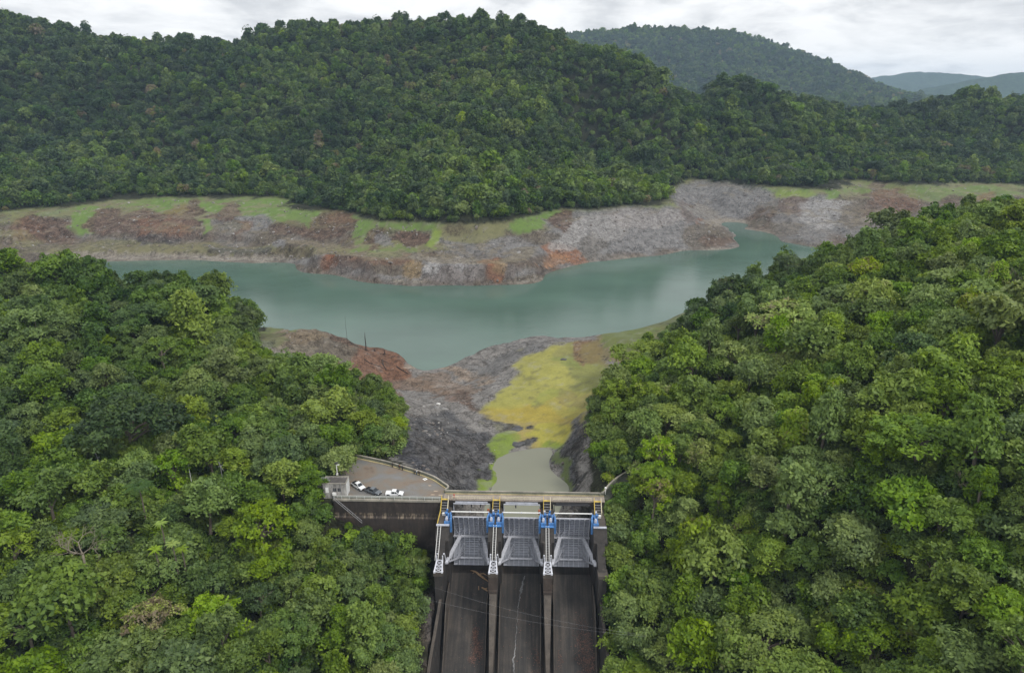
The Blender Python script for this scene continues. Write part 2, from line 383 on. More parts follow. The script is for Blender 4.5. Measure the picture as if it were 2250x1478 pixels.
def ground_colour(X, Y, Z, slope):
    U, V, D = project(X, Y, Z)
    n1 = fbm(X, Y, 30, 4, 41); n2 = fbm(X, Y, 9, 4, 43); n3 = fbm(X, Y, 3, 2, 45)
    k = 1500.0 / D                                    # metres to the size a patch was measured in
    # ragged patch edges
    wu = U + (fbm(X, Y, 26, 4, 47) * 15 + n2 * 3) * k; wv = V + (fbm(X, Y, 26, 4, 49) * 6 + n3 * 1.0) * k
    col = np.empty(X.shape + (3,)); col[:] = (.030, .034, .016)
    def put(w, c):
        w = np.clip(w, 0, 1)[..., None]
        col[:] = col * (1 - w) + np.array(c) * w
    grey, dark, brown, red, tan, green, olive, lime, yellow, orange, rbrown = (.215,.213,.214), (.088,.090,.098), (.150,.128,.100), (.20,.100,.058), (.29,.265,.225), (.135,.215,.050), (.185,.180,.088), (.19,.265,.042), (.33,.32,.085), (.38,.305,.06), (.140,.095,.072)
    far = sstep(430, 520, Y)
    open_far = far * (1 - sstep(-4, -1, Z + n1 * 2)) 
    put(open_far, brown)
    put(open_far * sstep(.1, .3, n1) * .6, rbrown)
    put(open_far * sstep(.15, .3, fbm(X, Y, 14, 3, 53)) * .35, (.20, .19, .18))
    put(open_far * sstep(.2, .35, fbm(X, Y, 12, 3, 54)) * .45, (.085, .07, .062))
    put(open_far * sstep(.1, .4, fbm(X, Y, 60, 3, 51)) * .6, grey)
    put(open_far * sstep(-12, -6, Z + n1 * 5) * .8, (.155, .19, .075))
    put(open_far * sstep(-8, -4, Z + n1 * 5) * sstep(-.1, .2, fbm(X, Y, 22, 3, 57)) * .8, green)
    put(open_far * sstep(-20, -6, Z + n1 * 8) * sstep(.55, .25, slope) * .7, olive)
    def el(u, v, ru, rv, c, s=1.0, rot=0.0, g=None):
        a = R(rot); du, dv = wu - u, wv - v
        p, q = du * math.cos(a) + dv * math.sin(a), -du * math.sin(a) + dv * math.cos(a)
        r = np.hypot(p / ru, q / rv)
        put(sstep(1.07, .90, r + n3 * .05) * s * (1 if g is None else g), c)
    f = open_far
    for a in [(1380,505,190,55,grey,.95),(950,590,230,28,(.235,.23,.228),.85),(1090,540,120,25,grey,.7),(1580,440,110,48,grey,.95),(1790,480,90,55,grey,.8),(40,520,90,14,olive,.8),(300,547,330,14,olive,.75),(640,550,170,14,olive,.8),(1040,512,75,22,olive,.9),(880,545,120,14,olive,.8),
              (250,563,170,9,tan,.9),(520,565,130,7,tan,.95),(60,545,120,10,brown,.6),(690,575,60,14,grey,.8),
              (185,478,30,32,green,.95,60),(395,452,75,20,green,.95),(450,490,9,26,green,.9),(570,450,130,26,green,.9),(640,470,80,26,green,.8,15),(300,440,60,10,green,.6),(30,470,60,10,olive,.7),
              (110,503,60,28,rbrown,.9,20),(60,500,40,25,red,.35),(240,490,45,36,rbrown,.9),(320,492,50,36,rbrown,.95),(322,500,28,22,red,.5),(388,485,34,40,red,.6,35),(425,470,20,32,rbrown,.9),(500,467,36,20,rbrown,.95),
              (565,487,44,15,grey,.9),(530,500,20,12,red,.5),(345,528,50,10,dark,.6),(240,520,40,8,brown,.9),(520,548,80,8,dark,.65),(600,535,20,9,grey,.9),
              (745,480,60,32,rbrown,.8),(760,470,40,18,red,.35),(690,512,50,18,rbrown,.85),(640,500,40,18,rbrown,.7),(800,490,50,20,green,.95,-40),(815,520,60,14,green,.6,-35),(838,520,46,13,rbrown,.8,-35),(845,530,18,12,grey,.8,-40),(912,527,36,18,rbrown,.95),(962,527,20,22,lime,.8),(900,500,60,9,green,.8),(870,553,60,12,green,.55),(1100,495,80,10,olive,.8),(1165,485,55,20,green,.95,-20),(1010,495,60,10,olive,.7),
              (733,580,30,14,(.30,.12,.055),.95),(790,575,50,14,rbrown,.7),(860,583,60,22,brown,.9),(905,590,26,22,(.26,.19,.10),.8),(840,570,70,7,red,.5),(1085,592,26,28,(.30,.13,.06),.85),(1100,585,22,16,(.40,.28,.14),.7),(1018,590,28,32,(.33,.32,.32),.8),(955,592,24,28,(.34,.335,.335),.8),(895,622,55,4,tan,.9),(1150,618,40,4,tan,.6),(700,585,40,6,tan,.3),
              (1235,482,24,28,rbrown,.9),(1190,520,40,14,brown,.7),(1240,560,50,20,(.27,.12,.06),.75,25),(1215,572,30,14,(.36,.2,.11),.7),(1300,545,40,30,brown,.4),(1330,500,50,30,(.33,.32,.31),.6),(1420,480,80,20,(.32,.30,.29),.6),(1255,515,50,16,(.33,.32,.31),.8,-40),
              (1555,520,58,24,brown,.8),(1550,490,26,9,red,.7),(1580,530,40,12,rbrown,.7),(1585,546,48,4,tan,.9),(1505,470,16,30,rbrown,.5,-30),(1590,490,45,9,tan,.9),(1550,470,40,10,tan,.5,25),(1600,400,60,6,brown,.4),
              (1735,428,45,11,lime,.7),(1800,412,50,9,green,.8),(1745,452,40,16,rbrown,.7),(1830,415,24,22,green,.8,45),(1820,470,66,34,(.35,.345,.34),.8),(1870,500,40,24,grey,.7,40),(1720,505,40,20,brown,.6),(1890,470,40,30,brown,.8),(1960,440,75,42,rbrown,.8),(1975,440,52,30,red,.38),(1900,418,30,12,green,.7),(2000,410,60,7,green,.5),(2120,425,140,16,green,.6),(2090,440,30,14,rbrown,.7),(2172,440,26,16,red,.6),(1950,480,60,12,tan,.6)]:
        el(*a, g=f) if len(a) > 6 else el(*a, 0, f)
    put(open_far * sstep(.75, 1.1, slope + n3 * .2) * .5 * sstep(60, 20, X), (.125, .092, .078))
    put(open_far * sstep(.24, .10, slope) * sstep(-33, -20, Z) * .6, (.235, .20, .135))
    # rock speckle and pale fallen blocks on the steep bank
    put(open_far * sstep(.5, .65, n3 + .2 * n2) * .25, (.42, .40, .38))
    put(open_far * sstep(.45, .65, -n3 + .3 * n2) * .35, (.10, .085, .07))
    put(far * sstep(-32.0, -33.4, Z + n2 * .8) * sstep(-.3, .3, n1) * .5, tan)
    # the near flat between the two wooded slopes
    xl, yl = to_dam(X, Y)
    flat_poly = [(-30,176),(-28,184),(-40,198),(-38,207),(-43,245),(-55,277),(-72,281),(-96,280),(-113,285),(-123,306),(-136,338),(-150,420),(260,420),(150,348),(98,332),(76,316),(58,293),(40,262),(29.5,238),(27,200),(24,180)]
    nf = (inside(X + n2 * 2.0, Y + n3 * 2, flat_poly) & (Y < 430)).astype(float)
    put(nf, (.235, .225, .215))
    put(nf * sstep(-.1, .5, n1) * .4, (.20, .185, .17))
    for a in [(815,795,85,60,red,.85,20),(690,755,95,38,brown,.95),(640,740,60,22,(.24,.19,.13),.7),(760,745,60,16,rbrown,.8),(860,805,45,24,red,.6,35),(900,850,60,14,(.2,.145,.11),.8),(640,775,60,16,(.27,.24,.18),.5),(610,720,60,12,(.14,.17,.06),.7),(590,740,40,30,(.13,.16,.06),.6),
              (930,813,46,7,(.32,.27,.22),.9),(960,845,90,12,(.24,.17,.12),.6),(1025,822,50,8,(.30,.23,.17),.7),(1020,875,55,16,rbrown,.85,28),(1060,900,36,8,rbrown,.7),(975,868,30,8,(.2,.14,.11),.6,20),(1200,755,100,14,(.21,.205,.2),.8),(1110,790,90,16,(.17,.17,.17),.6,-20),
              (970,1010,112,95,dark,.9,30),(900,985,36,60,(.075,.078,.095),.7),(1000,1010,60,50,(.10,.095,.095),.5),(1268,1000,36,100,dark,.9),(1295,920,30,40,(.12,.11,.1),.8),(1290,1000,12,90,(.06,.055,.05),.8),
              (1250,800,115,42,yellow,.95,-5),(1215,870,125,60,yellow,.98),(1170,930,80,60,orange,.75,20),(1210,905,80,36,orange,.35),(1270,830,70,25,(.37,.36,.10),.6),(1130,860,40,26,yellow,.6),(1180,800,30,20,yellow,.3),(1290,775,70,18,yellow,.8),(1330,820,60,45,(.21,.225,.075),.8),(1300,775,60,22,(.22,.215,.085),.7),(1290,790,45,16,(.2,.24,.07),.6),(1240,870,60,14,(.26,.30,.07),.5),(1200,960,60,25,(.38,.36,.06),.8),
              (1085,975,34,30,lime,.9),(1075,1030,14,70,lime,.95),(1105,960,24,16,lime,.7),(1210,980,30,10,lime,.8),(1250,1030,12,60,(.12,.16,.04),.8),(1090,935,30,10,(.2,.2,.12),.6),
              (1480,690,90,40,(.13,.16,.055),.85),(1420,735,40,22,(.16,.17,.06),.8),(590,722,60,14,(.13,.16,.055),.8),(1330,775,34,24,(.22,.13,.08),.8),(1370,770,50,30,(.20,.165,.07),.8),(1400,745,50,30,(.14,.18,.05),.8),(1290,880,25,20,(.2,.15,.09),.4),(1137,942,16,6,dark,.95),(1139,975,14,7,dark,.95),(1100,930,20,12,dark,.7,30)]:
        el(*a, g=nf) if len(a) > 6 else el(*a, 0, nf)
    put(nf * sstep(.3, .6, n3 * .8 + .4 * n2) * .3, (.33, .32, .30))
    put(nf * sstep(.3, .65, -n3 + .3 * n2) * .4, (.09, .085, .075))
    put((Y < 430) * sstep(-31.5, -33.3, Z + n2 * .5) * nf * .5, (.33, .29, .24))
    # bare patches on the slope next to the chute
    dn = (Y < 165).astype(float)
    put(dn * ((xl > -30) & (xl < -21)) * sstep(.0, .4, n2 + .1) * .7, (.13, .10, .08))
    put(dn * ((xl > -48) & (xl < -22)) * sstep(.0, .4, n2) * .6, (.10, .095, .10))
    # verge by the road
    vr = sstep(9, 4, seg_dist(X, Y, ROAD_LINE)) * (yl > -14)
    put(vr * (xl > 23.9) * (yl < 8), (.12, .21, .035))
    lum = col.mean(-1); green_ = (col[..., 1] > col[..., 0] * .76) & (col[..., 2] < col[..., 1] * .55) & (lum > .09)
    rough = np.where(green_, .26, np.where(lum < .112, 1.0, .55))
    return col, nf, open_far, rough
GC, NF, OF, RGH = ground_colour(GX, GY, GZ, SLOPE)
V = np.stack([GX, GY, GZ], -1).reshape(-1, 3)
me = np_mesh('terrain', V, grid_faces(len(rows), len(tt)), True)
ca = me.color_attributes.new('soil', 'FLOAT_COLOR', 'POINT')
ca.data.foreach_set('color', np.concatenate([GC.reshape(-1, 3), np.ones((len(V), 1))], 1).astype(np.float32).ravel())
ra_ = me.attributes.new('coarse', 'FLOAT', 'POINT'); ra_.data.foreach_set('value', RGH.ravel().astype(np.float32))
m, nt, b = new_mat('soil_and_rock')
at = N(nt, 'ShaderNodeAttribute', attribute_name='soil')
ov = objvec(nt)
fine = noise(nt, 1.1, 6, .65, ov); mid = noise(nt, .22, 5, .6, ov)
vo = N(nt, 'ShaderNodeTexVoronoi'); set_in(vo, Scale=.55); nt.links.new(ov, vo.inputs['Vector'])
mul = ramp(nt, [(.30, (.45, .43, .42)), (.5, (1, 1, 1)), (.70, (1.5, 1.48, 1.46))]); nt.links.new(fine, mul.inputs[0])
mul2 = ramp(nt, [(.34, (.60, .58, .57)), (.5, (1, 1, 1)), (.66, (1.36, 1.34, 1.32))]); nt.links.new(mid, mul2.inputs[0])
co = N(nt, 'ShaderNodeAttribute', attribute_name='coarse')
c = mixc(nt, co.outputs['Fac'], at.outputs['Color'], mul.outputs[0], 'MULTIPLY')
c = mixc(nt, co.outputs['Fac'], c, mul2.outputs[0], 'MULTIPLY')
ck = math_n(nt, 'ABSOLUTE', math_n(nt, 'SUBTRACT', noise(nt, .10, 6, .62, ov, .5), .5))
ck2 = math_n(nt, 'ABSOLUTE', math_n(nt, 'SUBTRACT', noise(nt, .34, 5, .6, objvec(nt, (1, .5, 1)), .8), .5))
kr = ramp(nt, [(.0, (.30, .28, .27)), (.010, (.5, .48, .47)), (.026, (1, 1, 1))]); nt.links.new(ck, kr.inputs[0])
kr2 = ramp(nt, [(.0, (.45, .43, .42)), (.02, (.8, .79, .78)), (.05, (1, 1, 1))]); nt.links.new(ck2, kr2.inputs[0])
cf = ramp(nt, [(.35, (0, 0, 0)), (.55, (.8, .8, .8)), (1, (1, 1, 1))]); nt.links.new(co.outputs['Fac'], cf.inputs[0])
c = mixc(nt, cf.outputs[0], c, kr.outputs[0], 'MULTIPLY'); c = mixc(nt, cf.outputs[0], c, kr2.outputs[0], 'MULTIPLY')
c = mixc(nt, 1.0, c, (.80, .80, .80), 'MULTIPLY')
nt.links.new(c, b.inputs['Base Color']); set_in(b, Roughness=.9); b.inputs['Specular IOR Level'].default_value = .25
hh = math_n(nt, 'ADD', fine, math_n(nt, 'MULTIPLY', vo.outputs['Distance'], .5))
bump(nt, b, math_n(nt, 'MULTIPLY', hh, co.outputs['Fac']), .8, .6)
ground = link('ground', me, m); setp(ground, 'wooded valley slopes with bare drawdown banks of rock, earth and grass', None, None, 'structure')

# ------------------------------------------------------------------ water
def water_mat(name, base, rough, scale, strength, spec=.5):
    m, nt, b = new_mat(name)
    set_in(b, Roughness=rough, IOR=1.33)
    b.inputs['Specular IOR Level'].default_value = spec
    ov = objvec(nt, (1, 1.6, 1))
    big = noise(nt, .012, 4, .5, ov)
    r = ramp(nt, [(.3, tuple(c * .82 for c in base)), (.7, tuple(c * 1.15 for c in base))]); nt.links.new(big, r.inputs[0])
    nt.links.new(r.outputs[0], b.inputs['Base Color'])
    h = math_n(nt, 'ADD', noise(nt, scale, 3, .6, ov), math_n(nt, 'MULTIPLY', noise(nt, scale * .23, 2, .5, ov), 1.5))
    rg = ramp(nt, [(.35, (rough * .6,) * 3), (.65, (rough * 2.0,) * 3)]); nt.links.new(noise(nt, .02, 4, .55, objvec(nt, (.5, 1.6, 1))), rg.inputs[0]); nt.links.new(rg.outputs[0], b.inputs['Roughness'])
    bump(nt, b, h, strength, .3)
    return m
lake_m = water_mat('lake_water', (.082, .136, .110), .04, 1.1, .09)
lx = np.linspace(-700, 900, 40); ly = np.linspace(322, 1000, 30)
LX, LY = np.meshgrid(lx, ly)
lake = link('lake', np_mesh('lake', np.stack([LX, LY, np.full(LX.shape, LAKE_Z)], -1).reshape(-1, 3), grid_faces(30, 40)), lake_m)
setp(lake, 'milky green reservoir water at a low level', None, None, 'structure')
pond_m = water_mat('pond_water', (.20, .205, .15), .06, 1.2, .05)
px_ = np.linspace(-16, 26, 12); py_ = np.linspace(169.9, 240, 18)
PX, PY = np.meshgrid(px_, py_)
pond = link('pond', np_mesh('pond', np.stack([PX, PY, np.full(PX.shape, POND_Z)], -1).reshape(-1, 3), grid_faces(18, 12)), pond_m)
setp(pond, 'murky grey green pool behind the spillway gates', None, None, 'structure')

# ------------------------------------------------------------------ far mountains
def mountain(name, pts, depth, thick, seed, label):
    us = np.linspace(pts[0][0], pts[-1][0], 220)
    vs_ = np.interp(us, [p[0] for p in pts], [p[1] for p in pts])
    top = np.array([uv_d(u, v, depth) for u, v in zip(us, vs_)])
    rowsV = []
    for k in np.linspace(-1, 1, 41):
        f_ = max(0, 1 - abs(k)) ** 1.15
        x = top[:, 0]; y = top[:, 1] + k * thick
        base = -120.0
        z = base + (top[:, 2] - base) * f_ + (ridged(x, y, thick * .5, 4, seed) * 90 - 60) * np.sin(np.pi * min(1, abs(k) * 1.0)) * (1 if abs(k) > 0 else 0) + fbm(x, y, 120, 3, seed) * 12
        rowsV.append(np.stack([x, y, z], -1))
    o = link(name, np_mesh(name, np.array(rowsV).reshape(-1, 3), grid_faces(41, 220), True), far_m)
    return setp(o, label, None, None, 'structure')
far_m, nt, b = new_mat('far_forest_cover')
f = noise(nt, .03, 6, .65, objvec(nt)); r = ramp(nt, [(.3, (.018, .032, .014)), (.7, (.05, .085, .03))]); nt.links.new(f, r.inputs[0]); nt.links.new(r.outputs[0], b.inputs['Base Color'])
set_in(b, Roughness=.95); b.inputs['Specular IOR Level'].default_value = .1; bump(nt, b, noise(nt, .06, 5, .7, objvec(nt)), 1, 10)
mountain('distant_mountain', [(1700,215),(1850,185),(1935,168),(2000,160),(2060,158),(2110,163),(2150,168),(2200,170),(2260,182),(2400,170),(2700,205)], 7200, 1100, 61, 'pale blue mountain under the cloud at the end of the valley')
mountain('distant_mountain', [(1900,222),(2000,205),(2080,185),(2130,176),(2190,166),(2250,158),(2350,150),(2500,160),(2800,190)], 5400, 800, 67, 'blue mountain ridge in front of the palest one')

# ------------------------------------------------------------------ haze
if HAZE:
    hm = bpy.data.materials.new('haze_air'); hm.use_nodes = True
    nt = hm.node_tree; nt.nodes.remove(nt.nodes['Principled BSDF'])
    pv = nt.nodes.new('ShaderNodeVolumePrincipled'); pv.inputs['Color'].default_value = (.56, .76, 1, 1); pv.inputs['Density'].default_value = HAZE
    pv.inputs['Anisotropy'].default_value = 0.0
    nt.links.new(pv.outputs[0], nt.nodes['Material Output'].inputs['Volume'])
    x0, x1, y0, y1, z0, z1 = -9000, 9000, -600, 8600, -180, 372
    hv = [(x, y, z) for z in (z0, z1) for y in (y0, y1) for x in (x0, x1)]
    hf = [(0, 2, 3, 1), (4, 5, 7, 6), (0, 1, 5, 4), (2, 6, 7, 3), (0, 4, 6, 2), (1, 3, 7, 5)]
    hz = link('haze', np_mesh('haze', hv, hf), hm); setp(hz, 'thin blue haze filling the valley', None, None, 'stuff')
# ================================================================== built things
class MB:
    """Collects solid pieces; build() links them as one mesh object."""
    def __init__(s): s.v = []; s.f = []; s.mi = []; s.cur = 0
    def add(s, vs, fs):
        n = len(s.v); s.v += [tuple(p) for p in vs]; s.f += [tuple(i + n for i in f) for f in fs]; s.mi += [s.cur] * len(fs); return s
    def box(s, x0, x1, y0, y1, z0, z1):
        v = [(x, y, z) for z in (z0, z1) for y in (y0, y1) for x in (x0, x1)]
        return s.add(v, [(0, 2, 3, 1), (4, 5, 7, 6), (0, 1, 5, 4), (2, 6, 7, 3), (0, 4, 6, 2), (1, 3, 7, 5)])
    def bar(s, p, q, w, h=None, up=(0, 0, 1)):
        p, q = Vector(p), Vector(q); d = (q - p)
        if d.length < 1e-6: return s
        d.normalize(); u = Vector(up)
        if abs(d.dot(u)) > .98: u = Vector((0, 1, 0))
        a = d.cross(u).normalized(); b = a.cross(d).normalized(); h = h or w
        v = [c + a * sx * w / 2 + b * sz * h / 2 for c in (p, q) for sz in (-1, 1) for sx in (-1, 1)]
        return s.add(v, [(0, 1, 3, 2), (4, 6, 7, 5), (0, 4, 5, 1), (2, 3, 7, 6), (0, 2, 6, 4), (1, 5, 7, 3)])
    def tube(s, pts, r, n=8):
        pts = [Vector(p) for p in pts]
        rs = r if isinstance(r, (list, tuple)) else [r] * len(pts)
        rings = []
        for i, p in enumerate(pts):
            d = (pts[min(i + 1, len(pts) - 1)] - pts[max(i - 1, 0)]).normalized()
            u = Vector((0, 0, 1)) if abs(d.z) < .9 else Vector((0, 1, 0))
            a = d.cross(u).normalized(); b = a.cross(d).normalized()
            rings += [p + (a * math.cos(2 * math.pi * k / n) + b * math.sin(2 * math.pi * k / n)) * rs[i] for k in range(n)]
        m = len(pts)
        fs = [(i * n + k, i * n + (k + 1) % n, (i + 1) * n + (k + 1) % n, (i + 1) * n + k) for i in range(m - 1) for k in range(n)]
        fs += [tuple(range(n - 1, -1, -1)), tuple((m - 1) * n + k for k in range(n))]
        return s.add(rings, fs)
    def prism_x(s, prof, x0, x1):
        """profile of (y, z) swept from x0 to x1 (numbers or per-point lists)"""
        n = len(prof); X0 = x0 if isinstance(x0, list) else [x0] * n; X1 = x1 if isinstance(x1, list) else [x1] * n
        v = [(X0[i], *prof[i]) for i in range(n)] + [(X1[i], *prof[i]) for i in range(n)]
        fs = [tuple(range(n)), tuple(range(2 * n - 1, n - 1, -1))] + [(i, n + i, n + (i + 1) % n, (i + 1) % n) for i in range(n)]
        return s.add(v, fs)
    def prism_z(s, prof, z0, z1):
        n = len(prof)
        v = [(p[0], p[1], z0) for p in prof] + [(p[0], p[1], z1) for p in prof]
        return s.add(v, [tuple(range(n - 1, -1, -1)), tuple(range(n, 2 * n))] + [(i, (i + 1) % n, n + (i + 1) % n, n + i) for i in range(n)])
    def disc_x(s, x0, x1, y, z, r, n=16):
        return s.tube([(x0, y, z), (x1, y, z)], r, n)
    def build(s, name, mat, parent=None, off=(0, 0, 0), smooth=False):
        me = bpy.data.meshes.new(name)
        me.from_pydata([(v[0] - off[0], v[1] - off[1], v[2] - off[2]) for v in s.v], [], s.f)
        bm = bmesh.new(); bm.from_mesh(me); bmesh.ops.recalc_face_normals(bm, faces=bm.faces); bm.to_mesh(me); bm.free()
        o = link(name, me, mat, parent)
        if isinstance(mat, (list, tuple)): me.polygons.foreach_set('material_index', s.mi)
        if smooth: me.polygons.foreach_set('use_smooth', [True] * len(me.polygons))
        return o
def thing(name, label, cat, loc=(0, 0, 0), rz=0.0, group=None):
    o = bpy.data.objects.new(name, None); COL.objects.link(o)
    o.location = loc; o.rotation_euler = (0, 0, rz); o.empty_display_size = .5
    return setp(o, label, cat, group)
class DamThing:
    """A thing in the dam's own axes; parts are given in dam coordinates."""
    def __init__(s, name, label, cat, base, group=None):
        s.base = base; s.o = thing(name, label, cat, dam(*base), DROT, group)
    def part(s, mb, name, mat, parent=None, smooth=False):
        return mb.build(name, mat, parent or s.o, s.base, smooth)

# ---- materials of the works
def concrete(name, base, dark, streak=1.0, rough=.85, pale=None, patch=.5, zs=.18):
    m, nt, b = new_mat(name)
    ov = objvec(nt); sv = objvec(nt, (1.3, 1.3, zs))
    st = noise(nt, .9, 6, .65, sv, .4); pt = noise(nt, .35, 5, .6, ov); fi = noise(nt, 5, 5, .6, ov)
    r = ramp(nt, [(.28, dark), (.62, base)]); nt.links.new(math_n(nt, 'ADD', math_n(nt, 'MULTIPLY', st, .6 * streak), math_n(nt, 'MULTIPLY', pt, 1 - .6 * streak)), r.inputs[0])
    c = r.outputs[0]
    if pale:
        pf = ramp(nt, [(.60, (0, 0, 0)), (.72, (1, 1, 1))]); nt.links.new(noise(nt, .5, 5, .65, objvec(nt, (1, 1, .5)), .8), pf.inputs[0])
        c = mixc(nt, math_n(nt, 'MULTIPLY', pf.outputs[0], patch), c, pale)
    fr = ramp(nt, [(.3, (.7, .7, .7)), (.7, (1.25, 1.25, 1.25))]); nt.links.new(fi, fr.inputs[0])
    nt.links.new(mixc(nt, 1, c, fr.outputs[0], 'MULTIPLY'), b.inputs['Base Color'])
    set_in(b, Roughness=rough); bump(nt, b, fi, .4, .06)
    return m
M_WALL = concrete('stained_dam_concrete', (.055, .042, .036), (.013, .012, .012), 1, .85, (.15, .11, .085), .3)
nt = M_WALL.node_tree; b = nt.nodes['Principled BSDF']; old = b.inputs['Base Color'].links[0].from_socket
tcw = nt.nodes.new('ShaderNodeTexCoord'); sw = nt.nodes.new('ShaderNodeSeparateXYZ'); nt.links.new(tcw.outputs['Object'], sw.inputs[0])
jag = math_n(nt, 'ADD', sw.outputs[2], math_n(nt, 'MULTIPLY', noise(nt, .8, 4, .6, objvec(nt, (1, .0, .0))), 5.0))
band = ramp(nt, [(.0, (0, 0, 0)), (.40, (0, 0, 0)), (.46, (1, 1, 1)), (.60, (.8, .8, .8)), (.66, (0, 0, 0)), (1, (0, 0, 0))])
nt.links.new(math_n(nt, 'DIVIDE', math_n(nt, 'ADD', jag, -5.5), 12.0, True), band.inputs[0])
cut = ramp(nt, [(.50, (0, 0, 0)), (.60, (1, 1, 1))], 'LINEAR'); nt.links.new(noise(nt, 1.1, 5, .7, objvec(nt, (1, 0, .22)), .6), cut.inputs[0])
low = ramp(nt, [(.40, (0, 0, 0)), (.44, (1, 1, 1)), (.52, (1, 1, 1)), (.55, (0, 0, 0))]); nt.links.new(math_n(nt, 'DIVIDE', sw.outputs[2], 14.0, True), low.inputs[0])
fac = math_n(nt, 'MULTIPLY', math_n(nt, 'MULTIPLY', low.outputs[0], cut.outputs[0]), .50)
nt.links.new(mixc(nt, fac, old, (.36, .29, .21)), b.inputs['Base Color'])
M_PIER = concrete('dark_pier_concrete', (.046, .040, .036), (.010, .0095, .010), 1, .85, (.27, .22, .17), .25)
M_PIERTOP = concrete('pier_cap_concrete', (.105, .088, .072), (.035, .030, .027), .4)
M_COPE = concrete('pale_weathered_concrete', (.36, .33, .28), (.13, .13, .11), .3)
M_PARA = concrete('mossy_parapet_concrete', (.22, .235, .19), (.085, .095, .075), .5)
M_DECK = concrete('bridge_deck_concrete', (.34, .29, .245), (.20, .175, .15), .2)
M_STEEL = plain('grey_gate_steel', (.43, .45, .51), .5, .15, .22, 1.2)
M_STEEL_L = plain('light_gate_steel', (.58, .595, .65), .5, .15, .18, 1.5)
M_STEEL_D = plain('dark_gate_steel', (.33, .345, .40), .6, .15, .22, 1.5)
M_WHITE = plain('white_paint', (.78, .78, .76), .5, 0, .1)
M_BLUE = plain('blue_machine_paint', (.06, .18, .42), .5, 0, .4, 1.6)
M_YEL = plain('yellow_rail_paint', (.55, .40, .07), .5, 0, .25, 2)
M_CREAM = plain('cream_rail_paint', (.62, .56, .40), .5, 0, .2, 2)
M_DARK = plain('dark_metal', (.04, .04, .045), .6, .2, .3)
M_GREY = plain('grey_metal', (.30, .30, .31), .5, .2, .2)
M_RUST = plain('rusty_metal', (.30, .09, .035), .7, 0, .3)
M_RED = plain('red_paint', (.50, .03, .04), .5, 0, .15)
# spillway floor: dark wet concrete with streaks down the slope and a tan wash in places
m, nt, b = new_mat('dark_chute_concrete')
ov = objvec(nt); sv = objvec(nt, (.8, .045, .045))
st = noise(nt, 1.1, 6, .65, sv, .2); pt = noise(nt, .16, 5, .6, ov, .5); fi = noise(nt, 4.5, 6, .7, ov)
r = ramp(nt, [(.34, (.010, .0095, .010)), (.45, (.022, .020, .018)), (.54, (.045, .037, .031)), (.68, (.098, .080, .063))])
nt.links.new(math_n(nt, 'ADD', math_n(nt, 'MULTIPLY', st, .62), math_n(nt, 'MULTIPLY', pt, .38)), r.inputs[0])
fr = ramp(nt, [(.3, (.55, .55, .55)), (.62, (1.1, 1.1, 1.1)), (.8, (1.9, 1.8, 1.7))]); nt.links.new(fi, fr.inputs[0])
nt.links.new(mixc(nt, 1, r.outputs[0], fr.outputs[0], 'MULTIPLY'), b.inputs['Base Color']); set_in(b, Roughness=.62); bump(nt, b, fi, .4, .05)
M_CHUTE = m
# apron: wet asphalt with brown mud
m, nt, b = new_mat('wet_muddy_asphalt')
ov = objvec(nt, (1, 1.4, 1)); pt = noise(nt, .13, 6, .62, ov, .6); fi = noise(nt, 3, 5, .65, ov)
r = ramp(nt, [(.36, (.155, .155, .155)), (.48, (.17, .155, .135)), (.58, (.19, .15, .115)), (.72, (.125, .095, .07))]); nt.links.new(pt, r.inputs[0])
fr = ramp(nt, [(.3, (.85, .85, .85)), (.7, (1.15, 1.15, 1.15))]); nt.links.new(fi, fr.inputs[0])
nt.links.new(mixc(nt, 1, r.outputs[0], fr.outputs[0], 'MULTIPLY'), b.inputs['Base Color'])
rr = ramp(nt, [(.36, (.28, .28, .28)), (.5, (.75, .75, .75))]); nt.links.new(pt, rr.inputs[0]); nt.links.new(rr.outputs[0], b.inputs['Roughness'])
M_APRON = m

# ---- spillway
PX_ = [-21.75, -7.25, 7.25, 21.75]
spw = DamThing('spillway', 'dark concrete spillway with three bays running down from the gates', 'spillway', (0, -10, -20))
bays = [(-20.7, -8.7), (-5.8, 5.8), (8.7, 20.7)]
ys = [8, 3, -3, -5.5, -7, -9, -12, -16, -21, -27, -34, -44, -60, -80]
def chute_z(y): return -20.0 - (.25 * (max(0, -3 - y)) ** 1.0 * .0) if y > -7 else float(floor_z(y))
mid_edges = [(-21.2, -7.25), (-7.25, 7.25), (7.25, 21.2)]
for i, (a, c) in enumerate(mid_edges):
    mb = MB(); prof = [(y, chute_z(y)) for y in ys]
    prof = prof + [(ys[-1], prof[-1][1] - 2), (8, -24)]
    mb.prism_x(prof, a + (.01 if i else 0), c - (.01 if i < 2 else 0))
    spw.part(mb, 'chute_floor', M_CHUTE)
for x in PX_[1:3]:
    mb = MB(); prof = [(-21, -13.7), (-27, -19.8), (-35.5, -28.2), (-46, -36), (-60, -43), (-60, -48), (-35, -37), (-21, -30)]
    hw = [1.0, .8, .45, .35, .3, .3, .45, 1.0]
    mb.prism_x(prof, [x - h for h in hw], [x + h for h in hw])
    spw.part(mb, 'divider_wall', M_PIERTOP)
